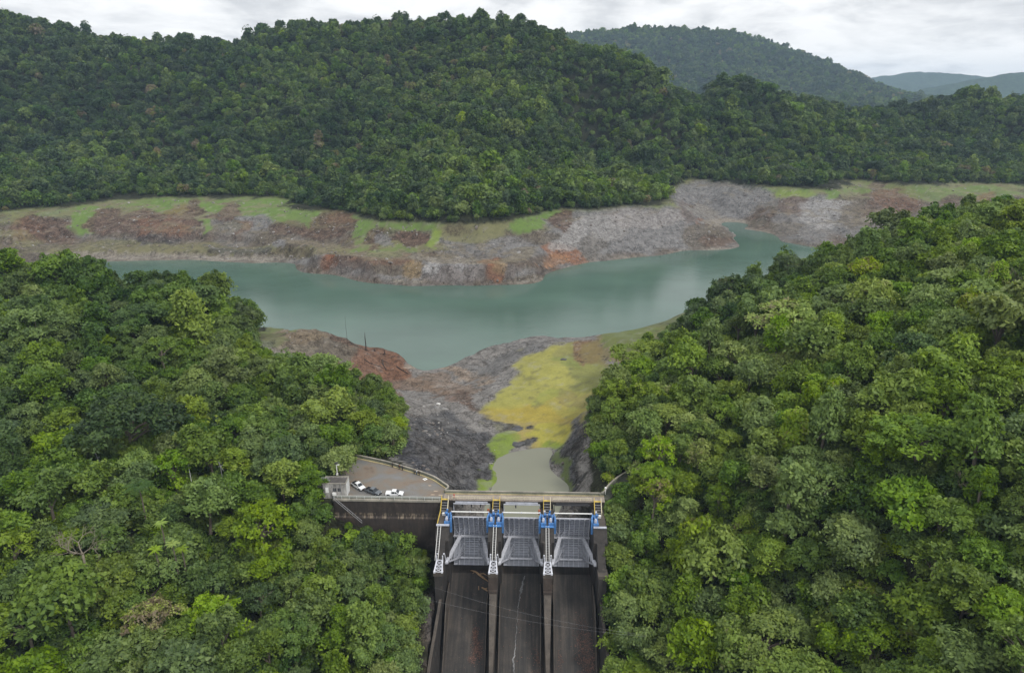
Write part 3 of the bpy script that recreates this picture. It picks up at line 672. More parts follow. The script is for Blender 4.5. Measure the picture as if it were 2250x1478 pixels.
for sx in (-1, 1):
    mb = MB()
    # inner face leans outward as the wall steps down the slope
    st_ = [(-16, -15.8, 20.9, 21.7), (-24, -18.6, 21.2, 22.0), (-36, -23.6, 22.0, 22.8), (-50, -29.5, 22.4, 23.2), (-80, -43, 22.8, 23.6)]
    vs_ = []
    for (y, zt, xi, xo) in st_:
        zb = chute_z(y) - 1.5
        vs_ += [(sx * 20.75, y, zb), (sx * xi, y, zt), (sx * xo, y, zt), (sx * (xo + .6), y, zb)]
    n = len(st_); fs = [(4 * i + k, 4 * i + (k + 1) % 4, 4 * i + 4 + (k + 1) % 4, 4 * i + 4 + k) for i in range(n - 1) for k in range(4)] + [(0, 3, 2, 1), (4 * n - 4, 4 * n - 3, 4 * n - 2, 4 * n - 1)]
    mb.add(vs_, fs)
    wl = spw.part(mb, 'side_wall', M_PIER)
    mb = MB(); top = [(sx * (xi + xo) / 2, y, zt + .06) for (y, zt, xi, xo) in st_]
    for p, q in zip(top[:-1], top[1:]): mb.bar(p, q, .75, .12)
    spw.part(mb, 'coping', M_PIERTOP, wl)
    if sx: pass
for i, x in enumerate(PX_):
    mb = MB()
    prof = [(3.2, -1.35), (-.1, -1.35), (-.1, -2.5), (-9.0, -2.5), (-12.5, -5.0), (-12.5, -26), (3.2, -24)]
    mb.prism_x(prof, x - 1.85, x + 1.85)
    pr = spw.part(mb, 'pier', M_PIER)
    mb = MB(); mb.prism_x([(-12.5, -5.02), (-17, -8.2), (-20.6, -9.4), (-21, -9.6), (-21, -26), (-12.5, -26)], x - 1.05, x + 1.05)
    spw.part(mb, 'pier_nose', M_PIER, pr)
    mb = MB(); mb.box(x - 1.65, x + 1.65, -8.8, -.3, -2.5, -2.42); spw.part(mb, 'deck_slab', M_PIERTOP, pr)
    mb = MB(); mb.box(x - 1.3, x + 1.3, -21.1, -18.2, -9.9, -9.0); spw.part(mb, 'end_cap', M_PIERTOP, pr)
    if 0 < i < 3:
        mb = MB()
        mb.box(x - 1.2, x + 1.2, -21.3, -21.002, -13.8, -9.92); mb.box(x - 1.15, x + 1.15, -21.9, -21.002, -14.6, -13.8)
        spw.part(mb, 'nose_block', concrete('brown_nose_concrete', (.075, .056, .045), (.025, .02, .018), .8) if i == 1 else bpy.data.materials['brown_nose_concrete'], pr)
    # thin pale strip added as the lit lower edge of each pier side
    for s in (-1, 1):
        if (i == 0 and s < 0) or (i == 3 and s > 0): continue
        mb = MB(); xx = x + s * 1.75
        mb.prism_x([(-13, -18.5), (-21, -18.6), (-30, -28.6), (-40, -35.4), (-40, -37), (-21, -28), (-13, -22)], xx - .12, xx + .12)
        spw.part(mb, 'kerb', M_PIERTOP, pr)

# ---- radial gates
TRY, TRZ, GR = -14.2, -10.6, 13.4     # trunnion axis, skin radius
def skin_pt(ang, r=GR): return (TRY + r * math.cos(ang), TRZ + r * math.sin(ang))
A0, A1 = math.radians(-41.5), math.radians(30.5)
GATE_LABELS = ['grey ribbed steel gate between the two spillway bays nearest the parked pickups, log below it',
               'grey ribbed steel gate in the middle bay above the white trickle',
               'grey ribbed steel gate in the bay beside the trees opposite the pickups']
GATE_LABELS[0] = 'grey ribbed steel gate in the bay beside the stained wall, above the log'
for gi, gx in enumerate((-14.5, 0, 14.5)):
    g = DamThing('radial_gate', GATE_LABELS[gi], 'spillway gate', (gx, TRY + GR - 3, -20), 'three grey radial gates of the spillway')
    hw = 5.25
    mb = MB(); n = 22
    outer = [skin_pt(A0 + (A1 - A0) * k / n, GR) for k in range(n + 1)]; inner = [skin_pt(A0 + (A1 - A0) * k / n, GR - .12) for k in range(n + 1)]
    mb.prism_x(outer + inner[::-1], gx - hw, gx + hw)
    g.part(mb, 'skin_plate', M_STEEL)
    # horizontal stiffeners: an angle every 0.75 m up the plate
    mb = MB(); ns = 23
    for k in range(ns + 1):
        a = A0 + (A1 - A0) * (k + .02) / (ns + .04); p0 = skin_pt(a, GR - .13); p1 = skin_pt(a, GR - .42)
        mb.bar((gx - hw + .05, (p0[0] + p1[0]) / 2, (p0[1] + p1[1]) / 2), (gx + hw - .05, (p0[0] + p1[0]) / 2, (p0[1] + p1[1]) / 2), .3, .05, up=(0, -math.sin(a), math.cos(a)))
    g.part(mb, 'stiffener_grille', M_STEEL_D)
    for k in range(8):   # vertical ribs
        xr = gx - hw + .25 + (2 * hw - .5) * k / 7
        mb = MB(); nn = 14
        o_ = [skin_pt(A0 + (A1 - A0) * j / nn, GR - .40) for j in range(nn + 1)]; i_ = [skin_pt(A0 + (A1 - A0) * j / nn, GR - .75) for j in range(nn + 1)]
        mb.prism_x(o_ + i_[::-1], xr - .10, xr + .10)
        g.part(mb, 'rib', M_STEEL_L)
    mb = MB(); p = skin_pt(A1, GR - .2); mb.box(gx - hw, gx + hw, p[0] - .35, p[0] + .1, p[1], p[1] + .14)
    g.part(mb, 'top_edge', M_STEEL_L)
    for a, wd in ((math.radians(-1.5), hw), (math.radians(-32), hw * .62)):
        p = skin_pt(a, GR - 1.15); mb = MB()
        mb.bar((gx - wd, *p), (gx + wd, *p), .75, .12, up=(0, -math.sin(a), math.cos(a)))
        q = skin_pt(a, GR - 1.5); mb.bar((gx - wd, *q), (gx + wd, *q), .10, .5, up=(0, -math.sin(a), math.cos(a)))
        if wd == hw: pass
        g.part(mb, 'girder', M_STEEL_L)
    for s in (-1, 1):
        tr = Vector((gx + s * 5.75, TRY, TRZ))
        mb = MB()
        u0 = Vector((gx + s * 3.3, *skin_pt(math.radians(-1.5), GR - 1.5))); u1 = Vector((gx + s * 3.3, *skin_pt(math.radians(-1.5), GR - 1.5)))
        l0 = Vector((gx + s * 3.3, *skin_pt(math.radians(-32), GR - 1.5)))
        # upper limb is a wide box strut, lower limb slimmer, laced together
        mb.bar(tr + Vector((0, .3, .25)), u0 + Vector((0, 0, .25)), .95, .12); mb.bar(tr + Vector((-.42 * s, .3, 0)), u0 + Vector((-.42 * s, 0, 0)), .10, .6); mb.bar(tr + Vector((.42 * s, .3, 0)), u0 + Vector((.42 * s, 0, 0)), .10, .6)
        mb.bar(tr + Vector((0, .2, -.3)), l0, .45, .12); mb.bar(tr + Vector((0, .2, -.3)), l0, .12, .5)
        g.part(mb, 'arm', M_STEEL_L)
        mb = MB(); K = 6
        for k in range(1, K + 1):
            t0, t1 = k / K, (k - .5) / K
            mb.bar(tr.lerp(u0, t0), tr.lerp(l0, t0), .14, .14)
            mb.bar(tr.lerp(u0, t0), tr.lerp(l0, (k - 1) / K), .13, .13)
        # braces from the arms out to the skin plate
        for a in (-24, -16, -9):
            mb.bar(tr.lerp(l0, .72), (gx + s * 1.9, *skin_pt(math.radians(a), GR - .8)), .13, .13)
            mb.bar(tr.lerp(u0, .78), (gx + s * 4.9, *skin_pt(math.radians(a), GR - .8)), .13, .13)
        mb.bar(u0, (gx + s * 4.9, *skin_pt(math.radians(10), GR - .8)), .13, .13); mb.bar(u0, (gx + s * 2.0, *skin_pt(math.radians(9), GR - .8)), .13, .13)
        mb.bar(l0, (gx + s * 4.9, *skin_pt(math.radians(-36), GR - .8)), .13, .13)
        g.part(mb, 'bracing_lattice', M_STEEL)
        mb = MB(); mb.disc_x(tr.x - .35, tr.x + .35, TRY, TRZ, .62, 16)
        g.part(mb, 'trunnion_hub', M_STEEL_L, smooth=False)

# ---- white lattice brackets on the pier ends, ladders, stairs, hoists
def lattice_bracket(x, label):
    b_ = DamThing('trunnion_bracket', label, 'steel bracket', (x, -19.5, -9.0), 'white steel brackets on the pier ends')
    for s in (-1, 1):
        mb = MB()
        mb.bar((x + s * .72, -17.4, -7.6), (x + s * 1.05, -20.9, -8.75), .36, .36); mb.bar((x + s * .80, -17.3, -6.2), (x + s * .80, -17.3, -8.4), .26)
        b_.part(mb, 'leg', M_STEEL_L)
        mb = MB(); mb.bar((x + s * .9, TRY - 1.2, TRZ + 3.6), (x + s * 1.2, TRY, TRZ), .4, .4); mb.disc_x(x + s * 1.06, x + s * 1.5, TRY, TRZ, .7, 14)
        b_.part(mb, 'bearing', M_STEEL_L)
    mb = MB()
    ys_ = [-17.6, -18.8, -19.8, -20.8]; zs_ = [-7.65, -8.05, -8.38, -8.7]
    for k in range(3):
        w0, w1 = .7 + .1 * k, .8 + .1 * k
        mb.bar((x - w0, ys_[k], zs_[k]), (x + w1, ys_[k + 1], zs_[k + 1]), .11); mb.bar((x + w0, ys_[k], zs_[k]), (x - w1, ys_[k + 1], zs_[k + 1]), .11)
        mb.bar((x - w1, ys_[k + 1], zs_[k + 1]), (x + w1, ys_[k + 1], zs_[k + 1]), .16)
    mb.bar((x - .8, -17.5, -7.5), (x + .8, -17.5, -7.5), .2)
    b_.part(mb, 'lattice', M_STEEL_L)
    for s in (-1, 1):
        mb = MB(); mb.box(x + s * 1.02 - .26, x + s * 1.02 + .26, -21.0, -20.3, -8.995, -8.6); b_.part(mb, 'base_plate', M_STEEL_L)
lattice_bracket(PX_[0], 'white steel lattice bracket on the pier end beside the stained wall')
lattice_bracket(PX_[1], 'white steel lattice bracket on the pier end beside the driftwood log')
lattice_bracket(PX_[2], 'white steel lattice bracket on the pier between the middle and last bays')

LAD = ['white ladder down the pier beside the stained wall', 'white ladder down the pier by the log and the middle gate', 'white ladder down the pier between middle gate and tree side gate']
for i in range(3):
    x = PX_[i] + (0 if i else -.9)
    l = DamThing('pier_ladder', LAD[i], 'ladder', (x, -9, -2.5), 'white ladders on the piers')
    p, q = Vector((x, -9.0, -2.1)), Vector((x, -17.2, -7.85))
    for s in (-1, 1):
        mb = MB(); o_ = Vector((s * .40, 0, 0)); mb.bar(p + o_, q + o_, .11, .18); l.part(mb, 'stringer', M_WHITE)
    for k in range(22):
        t = (k + .5) / 22; c_ = p.lerp(q, t); mb = MB(); mb.bar(c_ - Vector((.40, 0, 0)), c_ + Vector((.40, 0, 0)), .06, .05); l.part(mb, 'rung', M_GREY)

STL = ['yellow railed steel stair at the end of the stained wall', 'yellow railed steel stair between the first and middle gates', 'yellow railed steel stair between the middle gate and the tree side gate', 'yellow railed stair half hidden by trees at the bridge end']
for i, x in enumerate(PX_):
    s_ = DamThing('access_stair', STL[i], 'stairs', (x, -1.5, -1), 'yellow railed stairs from the bridge to the piers')
    xx = x - (.35 if i == 0 else 0)
    for k in range(11):
        t = k / 10; mb = MB(); y = -.1 - 3.4 * t; z = -.1 - 2.2 * t
        mb.box(xx - .85, xx + .85, y - .22, y + .06, z - .05, z); s_.part(mb, 'tread', M_DARK if k % 2 else M_GREY)
    mb = MB(); mb.box(xx - 1.0, xx + 1.0, -.35, .3, .02, .09); s_.part(mb, 'landing', M_YEL)
    for s in (-1, 1):
        mb = MB(); X = xx + s * .98
        pts = [(X, .3, 1.1), (X, -.2, 1.05), (X, -3.6, -1.2)] + ([(X - .25, -8.4, -2.0), (X - .3, -9.6, -3.2)] if (i == 0 and s < 0) else [])
        for dz in (0, -.5):
            for p, q in zip(pts[:-1], pts[1:]): mb.bar((p[0], p[1], p[2] + dz), (q[0], q[1], q[2] + dz), .11)
        for p in pts: mb.bar(p, (p[0], p[1], p[2] - 1.1), .09)
        mb.bar((X, -.1, -.1), (X, -3.6, -2.35), .12, .28)
        s_.part(mb, 'handrail', M_YEL if (s < 0 or i == 1) else M_CREAM)

HOL = ['blue gate hoist at the end of the stained wall', 'blue gate hoist on the log side pier, facing the first gate', 'blue gate hoist on the log side pier, facing the middle gate',
       'blue gate hoist facing the middle gate on the tree side pier', 'blue gate hoist facing the tree side gate on the same pier as another', 'blue gate hoist half hidden by trees at the last pier']
hi = 0
for i, x in enumerate(PX_):
    for s in (-1, 1):
        if (i == 0 and s < 0) or (i == 3 and s > 0): continue
        X = x + s * 1.05
        h = DamThing('gate_hoist', HOL[hi], 'hoist', (X, -6, -2.4), 'blue gate hoists on the piers'); hi += 1
        mb = MB(); mb.box(X - .75, X + .75, -8.6, -4.4, -2.42, -2.0); mb.box(X - .75, X + .75, -8.75, -8.3, -2.4, -1.55); h.part(mb, 'base_frame', M_BLUE)
        mb = MB(); mb.disc_x(X + s * .15, X + s * .42, -6.5, -1.25, 1.0, 20); mb.disc_x(X + s * .05, X + s * .5, -6.5, -1.25, .3, 12); h.part(mb, 'gear_wheel', M_BLUE)
        mb = MB(); mb.disc_x(X + s * .62, X + s * 1.0, -5.9, -1.2, .8, 18)
        mb.disc_x(X + s * .9, X + s * 1.25, -7.0, -1.3, .85, 18); h.part(mb, 'chain_drum', M_BLUE)
        mb = MB(); mb.disc_x(X - s * .75, X - s * .1, -5.0, -1.2, .42, 12); mb.disc_x(X - s * .95, X - s * .75, -5.0, -1.2, .3, 12); mb.box(X - .5, X + .1, -5.5, -4.6, -2.0, -1.55); h.part(mb, 'motor', M_BLUE)
        mb = MB(); mb.box(X - .45, X + .25, -7.9, -7.0, -2.0, -1.0); mb.box(X - .3, X + .1, -7.7, -7.2, -1.0, -.7); h.part(mb, 'gearbox', M_STEEL_L)
        mb = MB(); XX = x + s * 2.15
        prof = [(-8.0 - .5 * math.cos(a), -1.2 + .6 * math.sin(a)) for a in (math.pi / 2, math.pi / 4, 0)] + [(-8.6, -5.0), (-8.0, -5.2), (-7.9, -1.9)]
        mb.prism_x(prof, XX - .28, XX + .28); h.part(mb, 'chain_guard', M_BLUE)
        mb = MB(); mb.bar((X - s * .3, -4.3, -2.4), (X - s * .3, -4.3, -.9), .26); h.part(mb, 'column', M_BLUE)
        mb = MB(); mb.box(X - s * .3 - .25, X - s * .3 + .25, -4.55, -4.05, -.9, -.45); h.part(mb, 'control_box', M_BLUE if hi % 2 else M_STEEL_L)
    mb = MB(); bb = DamThing('pier_walkway', ['grey walkway beam under the hoist at the stained wall', 'blue walkway beam joining the hoists on the log side pier', 'blue walkway beam joining the hoists on the tree side pier', 'walkway beam under the tree hidden hoist'][i], 'walkway', (x, -8.9, -2.4), 'walkway beams across the piers')
    mb.box(x - 1.8, x + 1.8, -9.5, -8.8, -2.4, -2.15); bb.part(mb, 'beam', M_BLUE if 0 < i < 3 else M_STEEL)
    mb = MB(); mb.box(x - .7, x + .7, -4.6, -3.9, -2.4, -1.7); bb.part(mb, 'step_box', M_WHITE)
SHL = ['white drive shaft above the gate beside the stained wall', 'white drive shaft above the middle gate', 'white drive shaft above the gate nearest the tree covered bank']
SHL[2] = 'white drive shaft above the gate beside the tree covered bank'
for i in range(3):
    d_ = DamThing('drive_shaft', SHL[i], 'shaft', (PX_[i] + 7.25, -5, -.7), 'white drive shafts between the hoists')
    mb = MB(); mb.tube([(PX_[i] + 1.9, -5.0, -.7), (PX_[i + 1] - 1.9, -5.0, -.7)], .17, 8); d_.part(mb, 'pipe', M_WHITE)
    for s in (.02, .5, .98):
        xx = PX_[i] + 1.9 + (10.7) * s; mb = MB(); mb.disc_x(xx - .12, xx + .12, -5.0, -.7, .27, 10); d_.part(mb, 'coupling', M_STEEL_L)

# ---- bridge
br = DamThing('spillway_bridge', 'narrow concrete road bridge across the top of the three gates', 'bridge', (2, 2.4, -1.3))
mb = MB(); mb.box(-22.6, 23.9, 0.05, 3.4, -.35, 0.0); br.part(mb, 'deck', M_DECK)
mb = MB(); mb.box(-22.6, 23.8, 3.1, 3.4, 0.005, .8)
br.part(mb, 'parapet', M_PARA)
mb = MB(); mb.box(-22.6, 23.8, 3.02, 3.48, .8, .92); br.part(mb, 'coping', M_COPE)
mb = MB(); mb.box(-22.4, 23.8, 2.7, 3.05, .005, .16); br.part(mb, 'kerb', concrete('yellowed_kerb', (.50, .42, .22), (.22, .19, .12), .3))
for y in (.35, 2.9):
    mb = MB(); mb.box(-22.0, 23.8, y - .22, y + .22, -1.3, -.355); br.part(mb, 'girder', M_PIER)
for i in range(3):
    mb = MB(); xa, xb = PX_[i] + 1.6, PX_[i + 1] - 1.6
    for zz_ in (1.0, .5): mb.bar((xa, .12, zz_), (xb, .12, zz_), .10)
    for k in range(8): xx = xa + (xb - xa) * k / 7; mb.bar((xx, .12, 0), (xx, .12, 1.0), .08)
    br.part(mb, 'railing', M_CREAM)
    # pipe frame slung below the deck's edge, standing on the pier flanks
    mb = MB()
    xa, xb = PX_[i] + 2.1, PX_[i + 1] - 2.1
    mb.tube([(xa, -.55, -3.6), (xa, -.55, -1.0), (xb, -.55, -1.0), (xb, -.55, -3.6)], .2, 8)
    mb.bar((xa + .5, -.3, -.62), (xb - .5, -.3, -.62), .5, .2)
    br.part(mb, 'pipe_frame', M_STEEL if i != 2 else M_DARK)
    for k in range(1, 4 if i != 1 else 2):
        xx = xa + (xb - xa) * k / (4 if i != 1 else 3); mb = MB(); mb.box(xx - .18, xx + .18, -.45, -.1, -2.3, -1.25); br.part(mb, 'hanger', M_DARK)
    mb = MB(); mb.box(PX_[i + 1] - 2.55, PX_[i + 1] - 1.9, -3.2, -2.5, -2.5, -1.2)
    if i < 2: br.part(mb, 'junction_box', M_RUST)

# ---- stained concrete wall and parking apron
dw = DamThing('dam_wall', 'tall dark stained concrete wall holding up the parking apron', 'dam wall', (-39, -.6, -12))
mb = MB(); mb.prism_x([(.0, -.5), (-.75, -.5), (-.75, -5.6), (-1.15, -6.0), (-2.4, -30), (0, -30)], -54.5, -23.65); dw.part(mb, 'wall_face', M_WALL)
mb = MB(); mb.box(-54.6, -23.2, -1.0, .35, -.5, .02); cp_ = dw.part(mb, 'coping', M_COPE)
mb = MB(); mb.box(-54.4, -23.2, .0, .22, .02, .55); dw.part(mb, 'kerb_wall', M_PARA)
mb = MB()
for zz_ in (.75, 1.1): mb.bar((-54.4, -.6, zz_), (-23.3, -.6, zz_), .09)
for k in range(15): xx = -54.2 + 30.6 * k / 14; mb.bar((xx, -.6, .02), (xx, -.6, 1.1), .12)
dw.part(mb, 'railing', plain('galvanised_rail', (.55, .56, .54), .5, 0, .15))
mb = MB()
for zz_ in (0.2, 1.0): mb.bar((-54.2, -1.4, .2 + zz_), (-46, -3.2, -6.5 + zz_), .12)
for k in range(7): t = k / 6; mb.bar((-54.2 + 8.2 * t, -1.4 - 1.8 * t, .3 - 6.7 * t), (-54.2 + 8.2 * t, -1.4 - 1.8 * t, 1.2 - 6.7 * t), .08)
dw.part(mb, 'stair_rail', M_GREY)
ap = MB(); poly = [dam(-23.2, .36)[:2], dam(-22.61, .36)[:2]] + [tuple(dam(-22.61, 3.3)[:2])] + [tuple(p[:2]) for p in APRON_EDGE[1:]] + [(-60, 196), dam(-59, 8)[:2], dam(-57, .36)[:2]]
ap.prism_z(poly, -.4, -.03); o = ap.build('parking_apron', M_APRON); setp(o, 'wet brown and grey parking ground behind the stained wall', None, None, 'structure')
rd = MB()
for k in range(len(ROAD_LINE) - 1):
    pass
RL = [Vector(p) for p in ROAD_LINE]
def offset_line(pts, off):
    out = []
    for i, p in enumerate(pts):
        d = (pts[min(i + 1, len(pts) - 1)] - pts[max(i - 1, 0)]); d.z = 0; d.normalize(); out.append(p + Vector((-d.y, d.x, 0)) * off)
    return out
a_, b_ = offset_line(RL[1:], 1.5), offset_line(RL[1:], -1.2)
rd.add([(*p[:2], zz_) for zz_ in (-.3, -.02) for q in (a_, b_) for p in q], [])
n = len(a_); rd.f += [(2 * n + i, 3 * n + i, 3 * n + i + 1, 2 * n + i + 1) for i in range(n - 1)] + [(n + i, n + i + 1, 3 * n + i + 1, 3 * n + i) for i in range(n - 1)] + [(i, 2 * n + i, 2 * n + i + 1, i + 1) for i in range(n - 1)]; rd.mi = [0] * len(rd.f)
o = rd.build('access_road', concrete('mossy_road', (.075, .08, .06), (.04, .045, .03), .2)); setp(o, 'narrow mossy road curving from the bridge into the trees', None, None, 'structure')
def parapet(name, label, pts, top, th, mat, rail=True):
    t = thing(name, label, 'parapet', pts[0])
    base = Vector(pts[0])
    mb = MB()
    L0, L1 = offset_line(pts, th / 2), offset_line(pts, -th / 2); n = len(pts)
    v = [(*p[:2], zz_) for zz_ in (-.9, top) for q in (L0, L1) for p in q]
    f = []
    for i in range(n - 1): f += [(i, i + 1, 2 * n + i + 1, 2 * n + i), (n + i, 3 * n + i, 3 * n + i + 1, n + i + 1), (2 * n + i, 2 * n + i + 1, 3 * n + i + 1, 3 * n + i)]
    f += [(0, 2 * n, 3 * n, n), (n - 1, 2 * n - 1, 4 * n - 1, 3 * n - 1)]
    mb.add(v, f); mb.build('wall', mat, t, base)
    mb = MB()
    for p, q in zip(pts[:-1], pts[1:]): mb.bar((p[0], p[1], top + .06), (q[0], q[1], top + .06), th + .18, .12)
    mb.build('coping', M_COPE, t, base)
    mb = MB(); kk = offset_line(pts, th / 2 + .35)
    for p, q in zip(kk[:-1], kk[1:]): mb.bar((p[0], p[1], .05), (q[0], q[1], .05), .45, .22)
    mb.build('kerb', bpy.data.materials['yellowed_kerb'], t, base)
    return t
def smooth_line(pts, n=40):
    P_ = [Vector((p[0], p[1], 0)) for p in pts]; out = []
    for i in range(len(P_) - 1):
        p0, p1, p2, p3 = P_[max(i - 1, 0)], P_[i], P_[i + 1], P_[min(i + 2, len(P_) - 1)]
        for k in range(6):
            t = k / 6; out.append(.5 * ((2 * p1) + (p2 - p0) * t + (2 * p0 - 5 * p1 + 4 * p2 - p3) * t * t + (3 * p1 - p0 - 3 * p2 + p3) * t ** 3))
    return out + [P_[-1]]
pp = [Vector(dam(-22.6, 3.3))] + [Vector((p[0], p[1], 0)) for p in APRON_EDGE[1:]]
parapet('parapet_wall', 'curved mossy concrete parapet along the edge of the parking ground', smooth_line(pp), .95, .35, M_PARA)
parapet('parapet_wall', 'dark curved concrete parapet where the road leaves the bridge for the trees', smooth_line(offset_line(RL[1:], 1.6)), .8, .32, M_PARA)

# ---- small building
bx0, bx1 = -52.5, -46.3
bd = thing('control_building', 'small weathered flat roofed concrete hut at the corner of the parking ground', 'building', (-51, 171, 0))
M_HUT = concrete('mouldy_whitewash', (.46, .44, .42), (.035, .03, .03), 1.2, .85, (.62, .61, .58), .5, .35)
M_ROOF = concrete('mouldy_roof', (.11, .10, .095), (.05, .045, .042), .1)
M_HUTW = plain('whitewashed_side', (.62, .63, .63), .8, 0, .18, .6)
HB = (-51, 171, 0)
def hb(mb, name, mat, parent=None): return mb.build(name, mat, parent or bd, HB)
x0, x1, y0, y1, zt = -54.6, -47.9, 170.6, 174.6, 4.5
mb = MB(); mb.box(x0, x1, y0, y0 + .25, -4, zt); wf = hb(mb, 'front_wall', M_HUT)
mb = MB(); mb.box(x1 - .25, x1, y0 + .25, y1, -4, zt); hb(mb, 'side_wall', M_HUTW)
mb = MB(); mb.box(x0, x0 + .25, y0 + .25, y1, -4, zt); hb(mb, 'side_wall', M_HUT)
mb = MB(); mb.box(x0 + .25, x1 - .25, y1 - .25, y1, -4, zt); hb(mb, 'back_wall', M_HUT)
mb = MB(); mb.box(x0 + .25, x1 - .25, y0 + .25, y1 - .25, zt - .5, zt - .25); rf = hb(mb, 'roof', M_ROOF)
mb = MB(); mb.box(x0 - .1, x1 + .1, y0 - .1, y0 + .25, zt, zt + .15); mb.box(x1 - .2, x1 + .1, y0 + .25, y1, zt, zt + .15); mb.box(x0 - .1, x0 + .2, y0 + .25, y1, zt, zt + .15); mb.box(x0 + .2, x1 - .2, y1 - .25, y1, zt, zt + .15)
hb(mb, 'coping', M_COPE, rf)
for xa in (-51.2, -49.9):
    mb = MB(); mb.box(xa - .5, xa + .5, y0 - .03, y0 + .02, 2.0, 3.1); wn = hb(mb, 'window', M_DARK)
    mb = MB()
    for q in (xa - .5, xa, xa + .5): mb.box(q - .04, q + .04, y0 - .07, y0 - .031, 1.95, 3.15)
    hb(mb, 'frame', M_GREY, wn)
mb = MB(); mb.box(-53.9, -53.0, y0 - .05, y0 - .002, 1.6, 3.3); hb(mb, 'notice_board', M_WHITE)
mb = MB(); mb.box(-51.9, -50.8, y0 - .5, y0 - .002, .9, 1.7); hb(mb, 'air_conditioner', M_WHITE)
mb = MB(); mb.bar((-49.4, y0 - .15, -3), (-49.4, y0 - .15, 4.9), .14); hb(mb, 'drain_pipe', M_GREY)
for xa in (-54.0, -52.4, -50.6, -48.4):
    mb = MB(); mb.box(xa - .12, xa + .12, y0 - .12, y0 - .002, -3.9, zt - .02); hb(mb, 'pilaster', M_HUT)
mb = MB(); mb.box(x0 - 2.6, x0 - .1, y0 + .6, y1 + .6, 2.9, 3.1); hb(mb, 'canopy', M_ROOF)
for p in ((x0 - 2.5, y0 + .7), (x0 - 2.5, y1 + .4)):
    mb = MB(); mb.bar((*p, -3), (*p, 2.9), .16); hb(mb, 'canopy_post', M_GREY)
fr_ = thing('roof_frame', 'rusty pipe frame standing on the hut roof', 'pipe frame', (-54, 172, 4.6))
mb = MB()
for a in (-54.4, -52.8):
    mb.bar((a, 171.2, 4.66), (a, 171.2, 6.2), .12)
for z in (5.4, 6.2): mb.bar((-55.0, 171.2, z), (-52.5, 171.2, z), .12)
mb.bar((-53.6, 171.2, 5.4), (-53.6, 173.8, 4.66), .1)
mb.build('pipes', M_GREY, fr_, (-54, 172, 4.6))

# ---- pole lamps and survey poles
def solar_lamp(p, h, label, tilt=0.0):
    t = thing('pole_light', label, 'pole light', p)
    mb = MB(); mb.tube([(0, 0, 0), (0, 0, h)], .13, 8); mb.build('pole', M_WHITE, t)
    mb = MB(); mb.bar((0, 0, h - .1), (.9, -.2, h + .1), .4, .16); mb.build('lamp_head', M_WHITE, t)
    mb = MB(); mb.bar((-.55, .1, h + .35), (.6, .1, h + .62), 1.0, .07); mb.build('solar_panel', M_DARK, t)
    mb = MB(); mb.box(-.25, .25, -.25, .25, -.3, .25); mb.build('base_block', M_WHITE, t)
    return t
solar_lamp(tuple(uv_z(741, 1041, 4.2)), 3.2, 'white solar lamp pole above the hut, against the bright tree')
for (u, v, h, lab) in [(413, 1016, 3.4, 'white crooked metal mast among the trees up the slope from the hut'), (217, 1018, 3.6, 'grey cross armed mast under the dark umbrella tree'), (486, 1034, 3.0, 'grey utility post among trees between the mast and the hut')]:
    p = uv_d(u, v, 197)
    t = thing('mast', lab, 'mast', tuple(p))
    mb = MB(); mb.tube([(0, 0, -7), (0, 0, h * .5), (-.3, 0, h)], .09, 6); mb.build('pole', M_WHITE if u == 413 else M_GREY, t)
    mb = MB(); mb.bar((-.7, 0, h * .45), (.7, .2, h * .6), .1); mb.bar((0, 0, h * .5), (.7, 0, 0), .09); mb.build('cross_arm', M_WHITE if u == 413 else M_GREY, t)
p = dam(24.4, 3.9)
t = thing('lamp_post', 'short white post with round head on the parapet at the bridge end', 'lamp post', p)
mb = MB(); mb.tube([(0, 0, 0), (0, 0, 1.9)], .1, 8); mb.build('pole', M_WHITE, t)
mb = MB(); mb.tube([(0, 0, 1.8), (0, 0, 2.0), (0, 0, 2.3), (0, 0, 2.45)], [.15, .32, .32, .1], 10); mb.build('lamp_head', M_WHITE, t)

# ---- white board, red post, scraps on the apron
p = uv_z(934, 1052, 0)
t = thing('landing_mat', 'white square mat with a dark centre lying on the parking ground', 'mat', (p[0], p[1], -.025), R(40))
mb = MB(); mb.box(-.55, .55, -.55, .55, 0, .04); mb.build('mat', M_WHITE, t)
mb = MB(); mb.tube([(0, 0, .042), (0, 0, .06)], .22, 12); mb.build('centre_mark', M_DARK, t)
p = dam(-19.6, .75, 0)
t = thing('marker_post', 'red marker post on the bridge beside the railing', 'post', p)
mb = MB(); mb.tube([(0, 0, 0), (0, 0, 1.25)], .16, 8); mb.tube([(0, 0, 1.25), (0, 0, 1.4)], [.16, .05], 8); mb.build('post', M_RED, t)
mb = MB(); mb.tube([(0, 0, 0.005), (0, 0, .1)], .32, 10); mb.build('foot', M_DARK, t)
# scraps of pale sheet
for k, (u, v) in enumerate([(944, 1066), (957, 1078), (968, 1087), (950, 1086)]):
    p = uv_z(u, v, 0); mb = MB(); prof = [(.9 * math.cos(a) * random.uniform(.5, 1), .35 * math.sin(a) * random.uniform(.5, 1)) for a in np.linspace(0, 2 * math.pi, 9)[:-1]]
    mb.prism_z(prof, 0, .03); o = mb.build('mud_patch', plain('pale_mud', (.40, .32, .24), .9) if k == 0 else bpy.data.materials['pale_mud']); o.location = (p[0], p[1], -.028)
    setp(o, ['pale mud patch just below the white square mat', 'pale mud patch between the mat and the bridge corner', 'pale mud patch at the bridge corner', 'pale mud patch close to the stained wall railing'][k], 'mud patch', 'pale mud patches on the parking ground')

